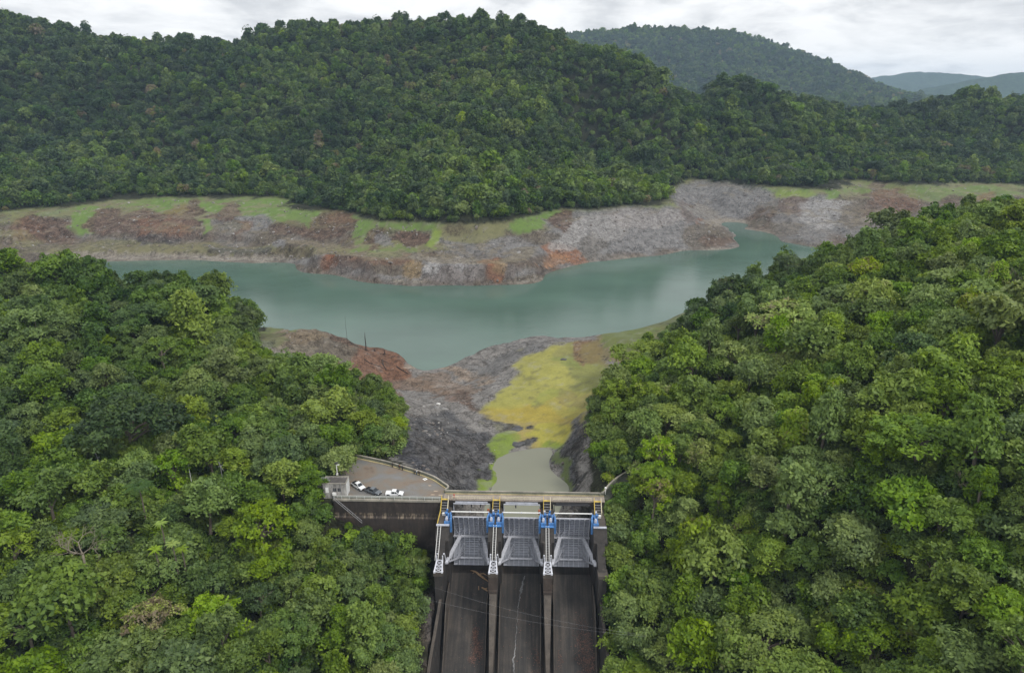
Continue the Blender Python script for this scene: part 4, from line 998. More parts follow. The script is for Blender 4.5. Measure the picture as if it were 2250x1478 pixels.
# ---- pickup trucks
def paint(name, col):
    m, nt, b = new_mat(name); set_in(b, Roughness=.32); b.inputs['Coat Weight'].default_value = .5
    f = noise(nt, 2, 4, .6, objvec(nt)); r = ramp(nt, [(.3, tuple(c * .88 for c in col)), (.7, col)]); nt.links.new(f, r.inputs[0]); nt.links.new(r.outputs[0], b.inputs['Base Color'])
    return m
M_GLASS, nt_, b_m = new_mat('car_glass'); set_in(b_m, Roughness=.08); b_m.inputs['Base Color'].default_value = (.02, .025, .03, 1)
M_TYRE = plain('tyre_rubber', (.02, .02, .02), .8)
M_RIM = plain('wheel_rim', (.35, .35, .36), .35, .6)
M_LAMP = plain('lamp_glass', (.7, .7, .68), .15)
def pickup(label, body_m, u, v, rz, dark_bed, group='pickups parked on the apron'):
    p = uv_z(u, v, 0)
    t = thing('pickup_truck', label, 'pickup truck', (p[0], p[1] + .35, -.03), rz, group)
    # long axis +x is the front; 5.3 long 1.85 wide
    W = .92
    mb = MB()
    secs = [(-2.62, .55, .98, .86), (-2.5, .45, 1.05, .9), (-.95, .42, 1.05, .92), (1.05, .42, 1.06, .92), (1.5, .42, 1.04, .92), (2.3, .45, .96, .88), (2.6, .5, .82, .8)]
    v_, f_ = [], []
    for (x, zb, zt_, hw) in secs: v_ += [(x, -hw, zb), (x, -hw, zt_ - .12), (x, -hw + .1, zt_), (x, hw - .1, zt_), (x, hw, zt_ - .12), (x, hw, zb)]
    n = len(secs)
    for i in range(n - 1):
        for k in range(6):
            if i == 1 and k == 2: continue       # open load bed
            f_.append((6 * i + k, 6 * i + (k + 1) % 6, 6 * i + 6 + (k + 1) % 6, 6 * i + 6 + k))
    f_ += [tuple(range(6)), tuple(range(6 * n - 1, 6 * n - 7, -1))]
    mb.add(v_, f_); mb.build('body', body_m, t)
    mb = MB(); mb.box(-2.48, -.98, -.78, .78, .55, .60); mb.box(-2.48, -.98, -.80, -.76, .6, 1.03); mb.box(-2.48, -.98, .76, .80, .6, 1.03); mb.box(-2.5, -2.46, -.76, .76, .6, 1.03)
    mb.build('load_bed', M_DARK if dark_bed else body_m, t)
    if not dark_bed:
        mb = MB(); mb.box(-2.52, -.96, -.82, .82, 1.055, 1.10); mb.build('bed_cover', body_m, t)
    mb = MB()   # cab
    v_ = [(-.95, -.86, 1.0), (1.35, -.86, 1.0), (1.35, .86, 1.0), (-.95, .86, 1.0), (-.72, -.70, 1.72), (.45, -.70, 1.75), (.45, .70, 1.75), (-.72, .70, 1.72)]
    mb.add(v_, [(0, 3, 2, 1), (4, 5, 6, 7), (0, 1, 5, 4), (1, 2, 6, 5), (2, 3, 7, 6), (3, 0, 4, 7)])
    cab = mb.build('cab', body_m, t)
    bm = bmesh.new(); bm.from_mesh(cab.data); bmesh.ops.bevel(bm, geom=bm.edges[:], offset=.06, segments=2, affect='EDGES'); bm.to_mesh(cab.data); bm.free()
    def quad(name, c4, mat, par, out):
        mb = MB(); o_ = Vector(out) * .03; q = [Vector(c) for c in c4]; mb.add([c + o_ * .5 for c in q] + [c + o_ for c in q], [(0, 1, 2, 3), (7, 6, 5, 4)] + [(i, (i + 1) % 4, 4 + (i + 1) % 4, 4 + i) for i in range(4)]); return mb.build(name, mat, par)
    quad('windscreen', [(1.27, -.76, 1.07), (1.27, .76, 1.07), (.55, .62, 1.67), (.55, -.62, 1.67)], M_GLASS, t, (.6, 0, .8))
    quad('rear_window', [(-.91, .72, 1.12), (-.91, -.72, 1.12), (-.77, -.6, 1.6), (-.77, .6, 1.6)], M_GLASS, t, (-1, 0, .2))
    for s in (-1, 1):
        quad('side_window', [(.25, s * .845, 1.07), (1.08, s * .845, 1.07), (.42, s * .72, 1.63), (.25, s * .72, 1.64)], M_GLASS, t, (0, s, .2))
        quad('side_window', [(-.8, s * .845, 1.07), (.15, s * .845, 1.07), (.15, s * .72, 1.64), (-.66, s * .72, 1.62)], M_GLASS, t, (0, s, .2))
        mb = MB(); mb.box(2.36, 2.6, s * .62 - .16, s * .62 + .16, .72, .86); mb.build('headlight', M_LAMP, t)
        mb = MB(); mb.box(-2.66, -2.6, s * .78 - .07, s * .78 + .07, .68, .95); mb.build('tail_light', M_RED, t)
        mb = MB(); mb.box(1.0, 1.15, s * 1.0 - .1, s * 1.0 + .1, 1.05, 1.2); mb.build('mirror', M_DARK, t)
        for x in (-1.75, 1.6):
            mb = MB(); mb.tube([(x, s * .98, .38), (x, s * .68, .38)], .38, 18); wh = mb.build('wheel', M_TYRE, t)
            mb = MB(); mb.tube([(x, s * 1.0, .38), (x, s * .97, .38)], .22, 12); mb.build('rim', M_RIM, wh)
            mb = MB(); ring = [(x + .50 * math.cos(a), .40 + .50 * math.sin(a)) for a in np.linspace(0, math.pi, 9)]; rin = [(x + .42 * math.cos(a), .40 + .42 * math.sin(a)) for a in np.linspace(0, math.pi, 9)]
            pr = ring + rin[::-1]; nn = len(pr); yy0, yy1 = s * .90, s * .96
            mb.add([(a, yy0, c) for a, c in pr] + [(a, yy1, c) for a, c in pr], [tuple(range(nn)), tuple(range(2 * nn - 1, nn - 1, -1))] + [(i, (i + 1) % nn, nn + (i + 1) % nn, nn + i) for i in range(nn)]); mb.build('wheel_arch', M_DARK, t)
    mb = MB(); mb.box(2.52, 2.66, -.78, .78, .42, .6); mb.build('bumper', M_DARK if dark_bed else M_GREY, t)
    mb = MB(); mb.box(2.58, 2.64, -.5, .5, .66, .84); mb.build('grille', M_DARK, t)
    return t
pickup('white pickup with an open dark load bed beside the hut', paint('white_car_paint', (.80, .81, .82)), 787, 1072, R(-42), True)
pickup('dark grey pickup parked between the two white ones', paint('grey_car_paint', (.10, .115, .13)), 820, 1084, R(-30), True)
pickup('white pickup parked side on along the wall railing', bpy.data.materials['white_car_paint'], 867, 1089, R(-2), False)

# ---- people at the parapet
M_SKIN = plain('skin', (.30, .17, .11), .6, 0, .1); M_HAIR = plain('black_hair', (.012, .011, .01), .6)
CLOTH = {k: plain(k, c, .85, 0, .15) for k, c in {'black_cloth': (.015, .015, .018), 'navy_cloth': (.02, .03, .06), 'white_cloth': (.62, .64, .66), 'denim_cloth': (.07, .10, .17), 'grey_cloth': (.12, .12, .12), 'orange_cloth': (.45, .16, .06)}.items()}
def skinned(name, chains, mat, parent, root=0):
    """chains: list of polylines [(pos, radius)...]; points that coincide are joined; one continuous skinned surface"""
    vs_, rs_, es_ = [], [], []
    def vid(p, r):
        for i, q in enumerate(vs_):
            if (Vector(q) - Vector(p)).length < 1e-4: return i
        vs_.append(p); rs_.append(r); return len(vs_) - 1
    for ch in chains:
        ids = [vid(p, r) for p, r in ch]
        es_ += list(zip(ids[:-1], ids[1:]))
    me = bpy.data.meshes.new(name); me.from_pydata(vs_, es_, [])
    o = bpy.data.objects.new(name, me); COL.objects.link(o)
    o.modifiers.new('skin', 'SKIN'); sub = o.modifiers.new('sub', 'SUBSURF'); sub.levels = sub.render_levels = 1
    for i, d in enumerate(me.skin_vertices[0].data): d.radius = (rs_[i], rs_[i]); d.use_root = (i == root)
    dg = bpy.context.evaluated_depsgraph_get(); m2 = bpy.data.meshes.new_from_object(o.evaluated_get(dg))
    bpy.data.objects.remove(o); bpy.data.meshes.remove(me)
    m2.name = name; m2.materials.clear(); m2.polygons.foreach_set('use_smooth', [True] * len(m2.polygons))
    return link(name, m2, mat, parent)
def person(label, p, rz, shirt, trousers, lean=0.0, arms='rail', cap=None):
    t = thing('person', label, 'person', p, rz, 'people standing along the parapet')
    L = lean
    pel, ch, nk, hd, ht = (0, 0, .95), (L * .5, 0, 1.25), (L * .9, 0, 1.47), (L * 1.05 + .02, 0, 1.60), (L * 1.1 + .02, 0, 1.70)
    sp_ = (L * .2, 0, 1.08)
    chains = [[(pel, .13), (sp_, .12), (ch, .14), (nk, .055), (hd, .085), (ht, .075)], [(hd, .085), ((hd[0] + .10, 0, 1.595), .018)]]
    legs, arms_ = [], []
    for s in (-1, 1):
        hip = (0, s * .09, .90); kn = (.03 if s > 0 else 0, s * .10, .50); an = (-.02, s * .11, .09); toe = (.15, s * .12, .04)
        legs.append([(pel, .13), (hip, .095), (kn, .062), (an, .042), (toe, .035)])
        sh = (L * .7, s * .18, 1.40)
        if arms == 'rail': el, wr = (L * .7 + .16, s * .25, 1.18), (L * .7 + .38, s * .18, 1.12)
        elif arms == 'face': el, wr = (L * .7 + .14, s * .28, 1.20), (L * .7 + .22, s * .10, 1.50)
        else: el, wr = (L * .6, s * .26, 1.12), (L * .6 + .08, s * .27, .86)
        arms_.append((s, sh, el, wr))
        chains.append([(ch, .14), (sh, .06), (el, .042), (wr, .028)])
        d = (Vector(wr) - Vector(el)).normalized(); side = d.cross(Vector((0, 0, 1))).normalized() if abs(d.z) < .9 else Vector((1, 0, 0))
        palm = Vector(wr) + d * .07; chains.append([(wr, .028), (tuple(palm), .034)])
        for k, ln in enumerate((.065, .078, .072, .055)):
            b0 = palm + side * (k - 1.5) * .019 + d * .015; b1 = b0 + d * ln * .55 - Vector((0, 0, .006)); b2 = b1 + d * ln * .4 - Vector((0, 0, .025))
            chains.append([(tuple(palm), .034), (tuple(b0), .011), (tuple(b1), .009), (tuple(b2), .008)])
        th0 = Vector(wr) + d * .03 + side * s * .03; th1 = th0 + side * s * .03 + d * .03; chains.append([(wr, .028), (tuple(th0), .012), (tuple(th1), .009)])
    chains += legs
    skinned('body', chains, M_SKIN, t)
    skinned('trousers', [[(pel, .15), ((0, s * .09, .90), .11), ((.03 if s > 0 else 0, s * .10, .50), .078), ((-.02, s * .11, .12), .06)] for s in (-1, 1)], trousers, t)
    skinned('shirt', [[((0, 0, .98), .15), (sp_, .145), (ch, .165), ((L * .85, 0, 1.42), .085)]] + [[(ch, .165), (sh, .085), ((sh[0] * .45 + el[0] * .55, sh[1] * .45 + el[1] * .55, sh[2] * .45 + el[2] * .55), .062)] for s, sh, el, wr in arms_], shirt, t)
    mb = MB(); cx_h, cz_h = hd[0] - .012, 1.655; ring = []
    for zz_, r_ in ((-.06, .095), (.0, .105), (.06, .085), (.09, .03)): ring.append((zz_, r_))
    mb.tube([(cx_h - .01, 0, cz_h + a) for a, _ in ring], [r for _, r in ring], 12); mb.build('hair' if not cap else 'cap', cap or M_HAIR, t, smooth=True)
    mb = MB()
    for s in (-1, 1):
        mb.tube([(hd[0] + .075, s * .034, 1.615), (hd[0] + .088, s * .034, 1.615)], .012, 8)
    mb.tube([(hd[0] + .08, -.025, 1.548), (hd[0] + .088, 0, 1.546), (hd[0] + .08, .025, 1.548)], .007, 6)
    for s in (-1, 1): mb.tube([(hd[0] - .01, s * .085, 1.60), (hd[0] - .01, s * .098, 1.61)], .025, 6)
    mb.build('face', M_HAIR if False else plain('dark_skin_feature', (.10, .05, .04), .6) if 'dark_skin_feature' not in bpy.data.materials else bpy.data.materials['dark_skin_feature'], t)
    for s in (-1, 1):
        mb = MB(); mb.box(-.08, .17, s * .115 - .05, s * .115 + .05, -.0, .085); mb.build('shoe', M_DARK, t)
    return t
PL = smooth_line(pp)
def at_parapet(u, back=.65):
    best = min(range(len(PL) - 1), key=lambda i: abs(project(PL[i].x, PL[i].y, .9)[0] - u)); d = (PL[best + 1] - PL[best]).normalized(); nrm = Vector((-d.y, d.x, 0))
    # inside of the apron is on the side towards the wall
    if nrm.y > 0: nrm = -nrm
    return PL[best] + nrm * back, math.atan2(-nrm.y, -nrm.x)
for u, sh, tr, ar, ln, lab in [(864, 'black_cloth', 'black_cloth', 'rail', .12, 'person in dark clothes standing apart nearest the overhanging tree'),
                           (877, 'orange_cloth', 'grey_cloth', 'rail', .18, 'person in a tan orange top leaning on the parapet'),
                           (884, 'black_cloth', 'navy_cloth', 'down', .0, 'person in dark clothes standing next to the one in orange'),
                           (891, 'navy_cloth', 'black_cloth', 'rail', .1, 'person in navy shirt between the dark dressed one and the gap'),
                           (911, 'grey_cloth', 'black_cloth', 'face', .05, 'person in grey shirt with hands raised beside the one in white'),
                           (917, 'white_cloth', 'denim_cloth', 'rail', .1, 'person in a white shirt and blue trousers at the parapet'),
                           (923, 'black_cloth', 'black_cloth', 'down', .0, 'person in black at the bridge end of the line of people')]:
    p, rz = at_parapet(u, .85)
    person(lab, (p.x, p.y, -.03), rz, CLOTH[sh], CLOTH[tr], ln, ar)

# ---- driftwood, cables, trickle and leaf litter on the chute
M_WOOD = plain('bleached_driftwood', (.36, .24, .14), .85, 0, .35, 1.5)
M_SNAG = plain('dark_dead_wood', (.045, .035, .03), .9, 0, .4, 2)
def floor_at(xl, yl, up=.0): return (xl, yl, float(chute_z(yl)) + up)
lg = DamThing('driftwood_log', 'pale broken driftwood log lying under the first gate on the dark spillway floor', 'log', (-10.5, -8, -20.3))
mb = MB(); mb.tube([floor_at(-14.6, -6.2, .25), floor_at(-13.2, -6.8, .4), floor_at(-12.2, -7.6, .4), floor_at(-10.9, -8.5, .42), floor_at(-9.4, -9.4, .35)], [.14, .26, .32, .30, .12], 8); lg.part(mb, 'trunk', M_WOOD, smooth=True)
mb = MB(); mb.tube([floor_at(-12.2, -7.6, .4), floor_at(-10.8, -7.6, .7), floor_at(-9.3, -8.2, .5)], [.2, .15, .06], 6); mb.tube([floor_at(-13.2, -6.8, .4), floor_at(-14.0, -7.6, .6)], [.16, .05], 6); lg.part(mb, 'branch', M_WOOD, smooth=True)
lg2 = DamThing('driftwood_log', 'short tan driftwood piece lower down the floor by the pier', 'log', (-10, -12, -22))
mb = MB(); mb.tube([floor_at(-11.1, -11.0, .25), floor_at(-10.0, -11.6, .35), floor_at(-8.9, -12.2, .25)], [.2, .28, .12], 8); lg2.part(mb, 'trunk', M_WOOD, smooth=True)
mb = MB(); mb.tube([floor_at(-10.4, -11.4, .3), floor_at(-9.3, -11.3, .5)], [.14, .05], 6); lg2.part(mb, 'branch', M_WOOD, smooth=True)
lg3 = DamThing('driftwood_log', 'small tan wood chip lying apart from the logs on the floor', 'log', (-11.8, -11, -22))
mb = MB(); mb.tube([floor_at(-12.0, -10.6, .15), floor_at(-11.9, -11.6, .15)], [.12, .16], 6); lg3.part(mb, 'trunk', M_WOOD)
mb = MB(); tw = [(1.0, -7.5, .25), (.6, -9.5, .6), (.2, -11.2, .75), (-.3, -13.5, .42), (-.7, -16, .16), (-.9, -19, .12), (-1.1, -23, .14), (-1.2, -26, .2), (-1.6, -28.5, .5), (-1.5, -31, .3), (-1.4, -33, .06)]
v_ = []
L_ = []
for (a, b2) in zip(tw[:-1], tw[1:]):
    for k in range(8): t_ = k / 8; L_.append([a[j] + (b2[j] - a[j]) * t_ for j in range(3)])
for j, (x, y, wd) in enumerate(L_):
    jx = random.uniform(-.15, .15); wl_, wr_ = wd * random.uniform(.2, .7), wd * random.uniform(.2, .7)
    v_ += [floor_at(x + jx - wl_, y, .02), floor_at(x + jx, y, .07), floor_at(x + jx + wr_, y, .02)]
mb.add(v_, [(3 * j + k, 3 * j + k + 1, 3 * j + 4 + k, 3 * j + 3 + k) for j in range(len(L_) - 1) for k in (0, 1)])
m, nt, b = new_mat('white_trickle'); f = noise(nt, 2.2, 5, .7, objvec(nt, (1.5, .4, .4))); r = ramp(nt, [(.38, (.05, .05, .05)), (.68, (.27, .275, .28))]); nt.links.new(f, r.inputs[0]); nt.links.new(r.outputs[0], b.inputs['Base Color']); set_in(b, Roughness=.3)
o = mb.build('water_trickle', m, None, (0, 0, 0)); o.location = (DX, DY, 0); o.rotation_euler = (0, 0, DROT); setp(o, 'thin white trickle running down the middle bay', None, None, 'stuff')
V_, F_ = [], []
def litter(xc, yc, sx, sy, n):
    for _ in range(n):
        x, y = random.gauss(xc, sx), random.gauss(yc, sy)
        if abs(x) > 20.4: continue
        c_ = Vector(floor_at(x, y, random.uniform(.04, .12))); a = random.uniform(0, 6.3); s = random.uniform(.07, .2)
        u_ = Vector((math.cos(a), math.sin(a), random.uniform(-.3, .3))) * s; w_ = Vector((-math.sin(a), math.cos(a) * .9, .42 * math.cos(a) + random.uniform(-.3, .3))) * s * .7
        i = len(V_); V_.extend([tuple(c_ - u_), tuple(c_ + w_), tuple(c_ + u_), tuple(c_ - w_)]); F_.append((i, i + 1, i + 2, i + 3))
litter(-12.1, -23.0, .5, 1.0, 260); litter(-11.4, -26, .7, 1.0, 260); litter(-12.4, -28.5, .55, .6, 120); litter(-10.4, -27.5, .35, .8, 80)
litter(16.5, -24, 1.0, 3.5, 330); litter(18.3, -26, 1.0, 3.0, 420); litter(17.5, -30, 1.5, 3.0, 330); litter(4.6, -28, .5, 1.2, 90); litter(4.5, -32, 1.0, .7, 110); litter(10.6, -29, .5, 2, 60); litter(19.5, -36, .8, 4, 420); litter(2, -20, 4, 8, 90); litter(-12, -22, 5, 10, 120)
o = link('fallen_leaves', np_mesh('fallen_leaves', V_, F_), plain('brown_red_leaves', (.15, .085, .065), .9, 0, .5, 3)); o.location = (DX, DY, 0); o.rotation_euler = (0, 0, DROT)
setp(o, 'reddish brown leaf litter scattered on the spillway floor', None, None, 'stuff')
for (a, c_, sag, lab) in [((955, 1290, 172), (1420, 1395, 150), 1.6, 'upper thin cable slung across the spillway'), ((925, 1312, 168), (1420, 1398, 149), 1.4, 'lower thin cable slung across the spillway')]:
    p, q = Vector(uv_d(*a)), Vector(uv_d(*c_)); mb = MB()
    mb.tube([p.lerp(q, k / 24) - Vector((0, 0, sag * 4 * (k / 24) * (1 - k / 24))) for k in range(25)], .011, 5)
    o = mb.build('cable', M_GREY); setp(o, lab, 'cable', 'thin cables across the spillway')
# ================================================================== trees
def leaf_mat(name, warm=0.0):
    m, nt, b = new_mat(name)
    at = N(nt, 'ShaderNodeAttribute', attribute_name='tone', attribute_type='INSTANCER')
    tint = N(nt, 'ShaderNodeAttribute', attribute_name='tint')
    oi = N(nt, 'ShaderNodeObjectInfo')
    f = math_n(nt, 'ADD', at.outputs['Fac'], math_n(nt, 'MULTIPLY', math_n(nt, 'SUBTRACT', tint.outputs['Fac'], .5), .50), True)
    r = ramp(nt, [(.0, (.027, .060, .024)), (.22, (.060, .116, .026)), (.45, (.116, .194, .028)), (.65, (.175, .268, .028)), (.82, (.240, .345, .032)), (.90, (.23, .26, .07)), (1.0, (.19, .155, .09))])
    nt.links.new(f, r.inputs[0])
    hs = nt.nodes.new('ShaderNodeHueSaturation'); nt.links.new(r.outputs[0], hs.inputs['Color'])
    nt.links.new(math_n(nt, 'ADD', math_n(nt, 'MULTIPLY', oi.outputs['Random'], .024), .485), hs.inputs['Hue'])
    nt.links.new(math_n(nt, 'ADD', math_n(nt, 'MULTIPLY', math_n(nt, 'FRACT', math_n(nt, 'MULTIPLY', oi.outputs['Random'], 7.31)), .35), .78), hs.inputs['Saturation'])
    nt.links.new(math_n(nt, 'ADD', math_n(nt, 'MULTIPLY', math_n(nt, 'FRACT', math_n(nt, 'MULTIPLY', oi.outputs['Random'], 13.7)), .28), .90), hs.inputs['Value'])
    nt.links.new(hs.outputs['Color'], b.inputs['Base Color'])
    set_in(b, Roughness=.55); b.inputs['Specular IOR Level'].default_value = .35
    tr = nt.nodes.new('ShaderNodeBsdfTranslucent'); nt.links.new(mixc(nt, 1, hs.outputs['Color'], (1.25, 1.15, .7), 'MULTIPLY'), tr.inputs['Color'])
    ms = nt.nodes.new('ShaderNodeMixShader'); ms.inputs[0].default_value = .28
    nt.links.new(b.outputs[0], ms.inputs[1]); nt.links.new(tr.outputs[0], ms.inputs[2]); nt.links.new(ms.outputs[0], nt.nodes['Material Output'].inputs['Surface'])
    return m
M_LEAF = leaf_mat('leaf_green')
M_BARK = plain('grey_brown_bark', (.115, .095, .075), .9, 0, .35, 2)
M_BARE = plain('pale_bare_wood', (.20, .17, .13), .9, 0, .25, 2)

def leaf_cloud(C, Rr, squash, n, size, r, up=.35, droop=0.0, flat=0.0, lo=.0):
    """leaf faces over the outside of clumps. C (k,3) centres, Rr (k,) radii"""
    k = len(C)
    # sprays: small leafy discs facing outward from each clump
    m = max(1, n // 9); si = r.choice(k, m, p=Rr ** 2 / np.sum(Rr ** 2))
    d = r.normal(size=(m, 3)); d[:, 2] = np.abs(d[:, 2]) * (1 - lo) + d[:, 2] * lo + up; d /= np.linalg.norm(d, axis=1)[:, None]
    rad = Rr[si] * (.62 + .46 * r.random(m))
    sp = C[si] + d * rad[:, None] * np.array([1, 1, squash])
    sn = d * (1 - flat) + np.array([0, 0, 1.0]) * flat + r.normal(size=(m, 3)) * .35; sn /= np.linalg.norm(sn, axis=1)[:, None]
    stone = r.random(m)
    w = r.integers(0, m, n); idx = si[w]
    off = r.normal(size=(n, 3)) * .40 * (size / .38) * (.6 + .8 * r.random(m))[w][:, None]; off -= sn[w] * np.sum(off * sn[w], 1)[:, None] * .75
    pos = sp[w] + off; pos[:, 2] -= .35 * np.sum(off * off, 1)
    pos[:, 2] -= droop * (1 - d[w][:, 2]).clip(0) * r.random(n)
    nrm = sn[w] + r.normal(size=(n, 3)) * .26
    nrm /= np.linalg.norm(nrm, axis=1)[:, None]
    t = np.cross(nrm, r.normal(size=(n, 3))); t /= np.linalg.norm(t, axis=1)[:, None]
    b = np.cross(nrm, t)
    s = size * (.6 + .8 * r.random(n))[:, None]
    fold = nrm * s * .18
    V = np.stack([pos - t * s * .75, pos + b * s * .42 - fold, pos + t * s * .75, pos - b * s * .42 - fold], 1)
    tone = r.random(k)[idx] * .40 + stone[w] * .40 + r.random(n) * .20
    return V.reshape(-1, 3), np.repeat(tone, 4)
def crown_points(kind, r, Rd, Ht):
    C, Q = [], []
    if kind == 'dome':
        for _ in range(34):
            a, e = r.random() * 6.283, math.asin(r.random() ** .8); rr = Rd * (.62 + .2 * r.random())
            C.append((rr * math.cos(a) * math.cos(e), rr * math.sin(a) * math.cos(e), Ht * .50 + Ht * .36 * math.sin(e))); Q.append(Rd * (.20 + .15 * r.random()))
        for _ in range(8): a = r.random() * 6.283; C.append((Rd * .4 * math.cos(a), Rd * .4 * math.sin(a), Ht * (.38 + .25 * r.random()))); Q.append(Rd * .36)
    elif kind == 'billow':     # several rounded heads of different height
        for _ in range(5):
            a = r.random() * 6.283; rr = Rd * (.25 + .42 * r.random()); hx, hy, hz, hr = rr * math.cos(a), rr * math.sin(a), Ht * (.55 + .3 * r.random()), Rd * (.36 + .16 * r.random())
            for _ in range(9):
                a2, e = r.random() * 6.283, math.asin(r.random()); C.append((hx + hr * .72 * math.cos(a2) * math.cos(e), hy + hr * .72 * math.sin(a2) * math.cos(e), hz + hr * .72 * math.sin(e))); Q.append(hr * (.32 + .2 * r.random()))
            C.append((hx, hy, hz - hr * .3)); Q.append(hr * .75)
    elif kind == 'tall':       # columnar, hung with vines
        for _ in range(36):
            h = r.random(); a = r.random() * 6.283; rr = Rd * (.75 - .45 * h ** 2) * (.6 + .4 * r.random()); C.append((rr * math.cos(a), rr * math.sin(a), Ht * (.22 + .70 * h))); Q.append(Rd * (.26 + .16 * r.random()))
    elif kind == 'umbrella':   # wide flat plates
        for _ in range(46):
            a = r.random() * 6.283; q = r.random() ** .55; rr = Rd * q * .95; C.append((rr * math.cos(a), rr * math.sin(a), Ht * (.93 - .30 * q ** 2.2) - r.random() * Ht * .10)); Q.append(Rd * (.15 + .10 * r.random()))
    elif kind == 'layered':    # separate horizontal sprays
        for _ in range(22):
            a = r.random() * 6.283; h = r.random(); ln = Rd * (.55 + .45 * r.random()) * (1.05 - .55 * h); z = Ht * (.42 + .52 * h)
            for q in (.35, .6, .82, 1.0): C.append((ln * q * math.cos(a + .12 * r.normal()), ln * q * math.sin(a + .12 * r.normal()), z + Ht * .05 * q - Ht * .07 * q * q)); Q.append(Rd * (.15 + .05 * r.random()) * (1.15 - .4 * q))
    elif kind == 'feathery':   # thin, open crown
        for _ in range(30):
            a = r.random() * 6.283; e = math.asin(r.random() ** .7); rr = Rd * (.5 + .45 * r.random()); C.append((rr * math.cos(a) * math.cos(e), rr * math.sin(a) * math.cos(e), Ht * .52 + Ht * .40 * math.sin(e) * (.8 + .3 * r.random()))); Q.append(Rd * (.14 + .12 * r.random()))
    elif kind == 'bush':
        for _ in range(12):
            a = r.random() * 6.283; rr = Rd * r.random() ** .5 * .75; C.append((rr * math.cos(a), rr * math.sin(a), Ht * (.3 + .4 * r.random()))); Q.append(Rd * (.28 + .16 * r.random()))
    return np.array(C), np.array(Q)
KINDS = {   # radius, height, leaves, leaf size, squash, flat, lower-hemisphere share
    'dome': (5.2, 11.0, 4600, .50, .85, .15, .35), 'billow': (5.4, 12.0, 5200, .48, .95, .10, .35), 'tall': (3.4, 14.0, 4200, .46, 1.0, .05, .6),
    'umbrella': (8.5, 13.0, 6500, .46, .42, .55, .2), 'layered': (6.2, 12.5, 5200, .46, .38, .55, .25), 'feathery': (5.0, 11.5, 3000, .38, .7, .25, .4), 'bush': (2.4, 3.0, 900, .32, .9, .1, .3)}
def crown_mesh(name, kind, seed, lod=1.0):
    r = np.random.default_rng(seed); Rd, Ht, n, s, sq, fl, lo = KINDS[kind]
    C, Q = crown_points(kind, r, Rd, Ht)
    C = C * np.array([1, .85 + .3 * r.random(), 1])
    V, T = leaf_cloud(C, Q, sq, int(n * lod), s / math.sqrt(lod) * (.95 if lod < 1 else 1), r, .3, .5 if kind in ('tall', 'billow') else .15, fl, lo)
    me = np_mesh(name, V, np.arange(len(V)).reshape(-1, 4))
    a = me.attributes.new('tint', 'FLOAT', 'POINT'); a.data.foreach_set('value', T.astype(np.float32))
    me.materials.append(M_LEAF)
    return me, C, Q
def trunk_mesh(name, kind, C, Q, seed, mat):
    r = random.Random(seed); Rd, Ht = KINDS[kind][:2]; mb = MB()
    top = Ht * (.55 if kind != 'tall' else .8); b0 = (.32 if kind != 'umbrella' else .45)
    lean = (r.uniform(-.5, .5), r.uniform(-.5, .5))
    pts = [(lean[0] * t, lean[1] * t, -2.0 + (top + 2) * t) for t in (0, .15, .4, .7, 1)]
    mb.tube(pts, [b0 * 1.35, b0, b0 * .85, b0 * .7, b0 * .4], 7)
    order = sorted(range(len(C)), key=lambda i: r.random())[:9 if kind != 'bush' else 4]
    for i in order:
        t = r.uniform(.55, .98); s = Vector((lean[0] * t, lean[1] * t, -2 + (top + 2) * t)); e = Vector(C[i]); m_ = s.lerp(e, .5) + Vector((0, 0, .06 * (e - s).length))
        mb.tube([s, m_, e], [b0 * .42, b0 * .27, .04], 5)
    me = bpy.data.meshes.new(name); me.from_pydata(mb.v, [], mb.f); me.materials.append(mat); return me
PROTO = {}
for kind, cnt in (('dome', 4), ('billow', 4), ('tall', 3), ('umbrella', 2), ('layered', 3), ('feathery', 3), ('bush', 2)):
    PROTO[kind] = []
    for k in range(cnt):
        sd_ = hash((len(kind), k)) % 9999 + 101 * k + ord(kind[0]) * 13
        cm, C, Q = crown_mesh('crown', kind, sd_)
        PROTO[kind].append((cm, trunk_mesh('trunk', kind, C, Q, sd_, M_BARE if kind == 'feathery' and k == 0 else M_BARK)))
# coarser crowns for the far woods, kept outside the scene and instanced by one object of kind stuff
LOD = bpy.data.collections.new('far_crown_sources')
def lod_src(i, kind, seed, lod):
    cm, C, Q = crown_mesh('far_crown', kind, seed, lod); o = bpy.data.objects.new('%02d_far_crown' % i, cm); LOD.objects.link(o)
FAR = ['dome', 'billow', 'dome', 'billow', 'tall', 'umbrella', 'layered', 'billow']
for i, kind in enumerate(FAR): lod_src(i, kind, 900 + i, .22)
LODN = bpy.data.collections.new('near_crown_sources')
NEAR_SRC = ['dome', 'billow', 'tall', 'layered', 'feathery', 'bush', 'bush', 'dome', 'billow']
for i, kind in enumerate(NEAR_SRC):
    cm = PROTO[kind][min(i % 3, len(PROTO[kind]) - 1)][0]; o = bpy.data.objects.new('%02d_near_crown' % i, cm); LODN.objects.link(o)

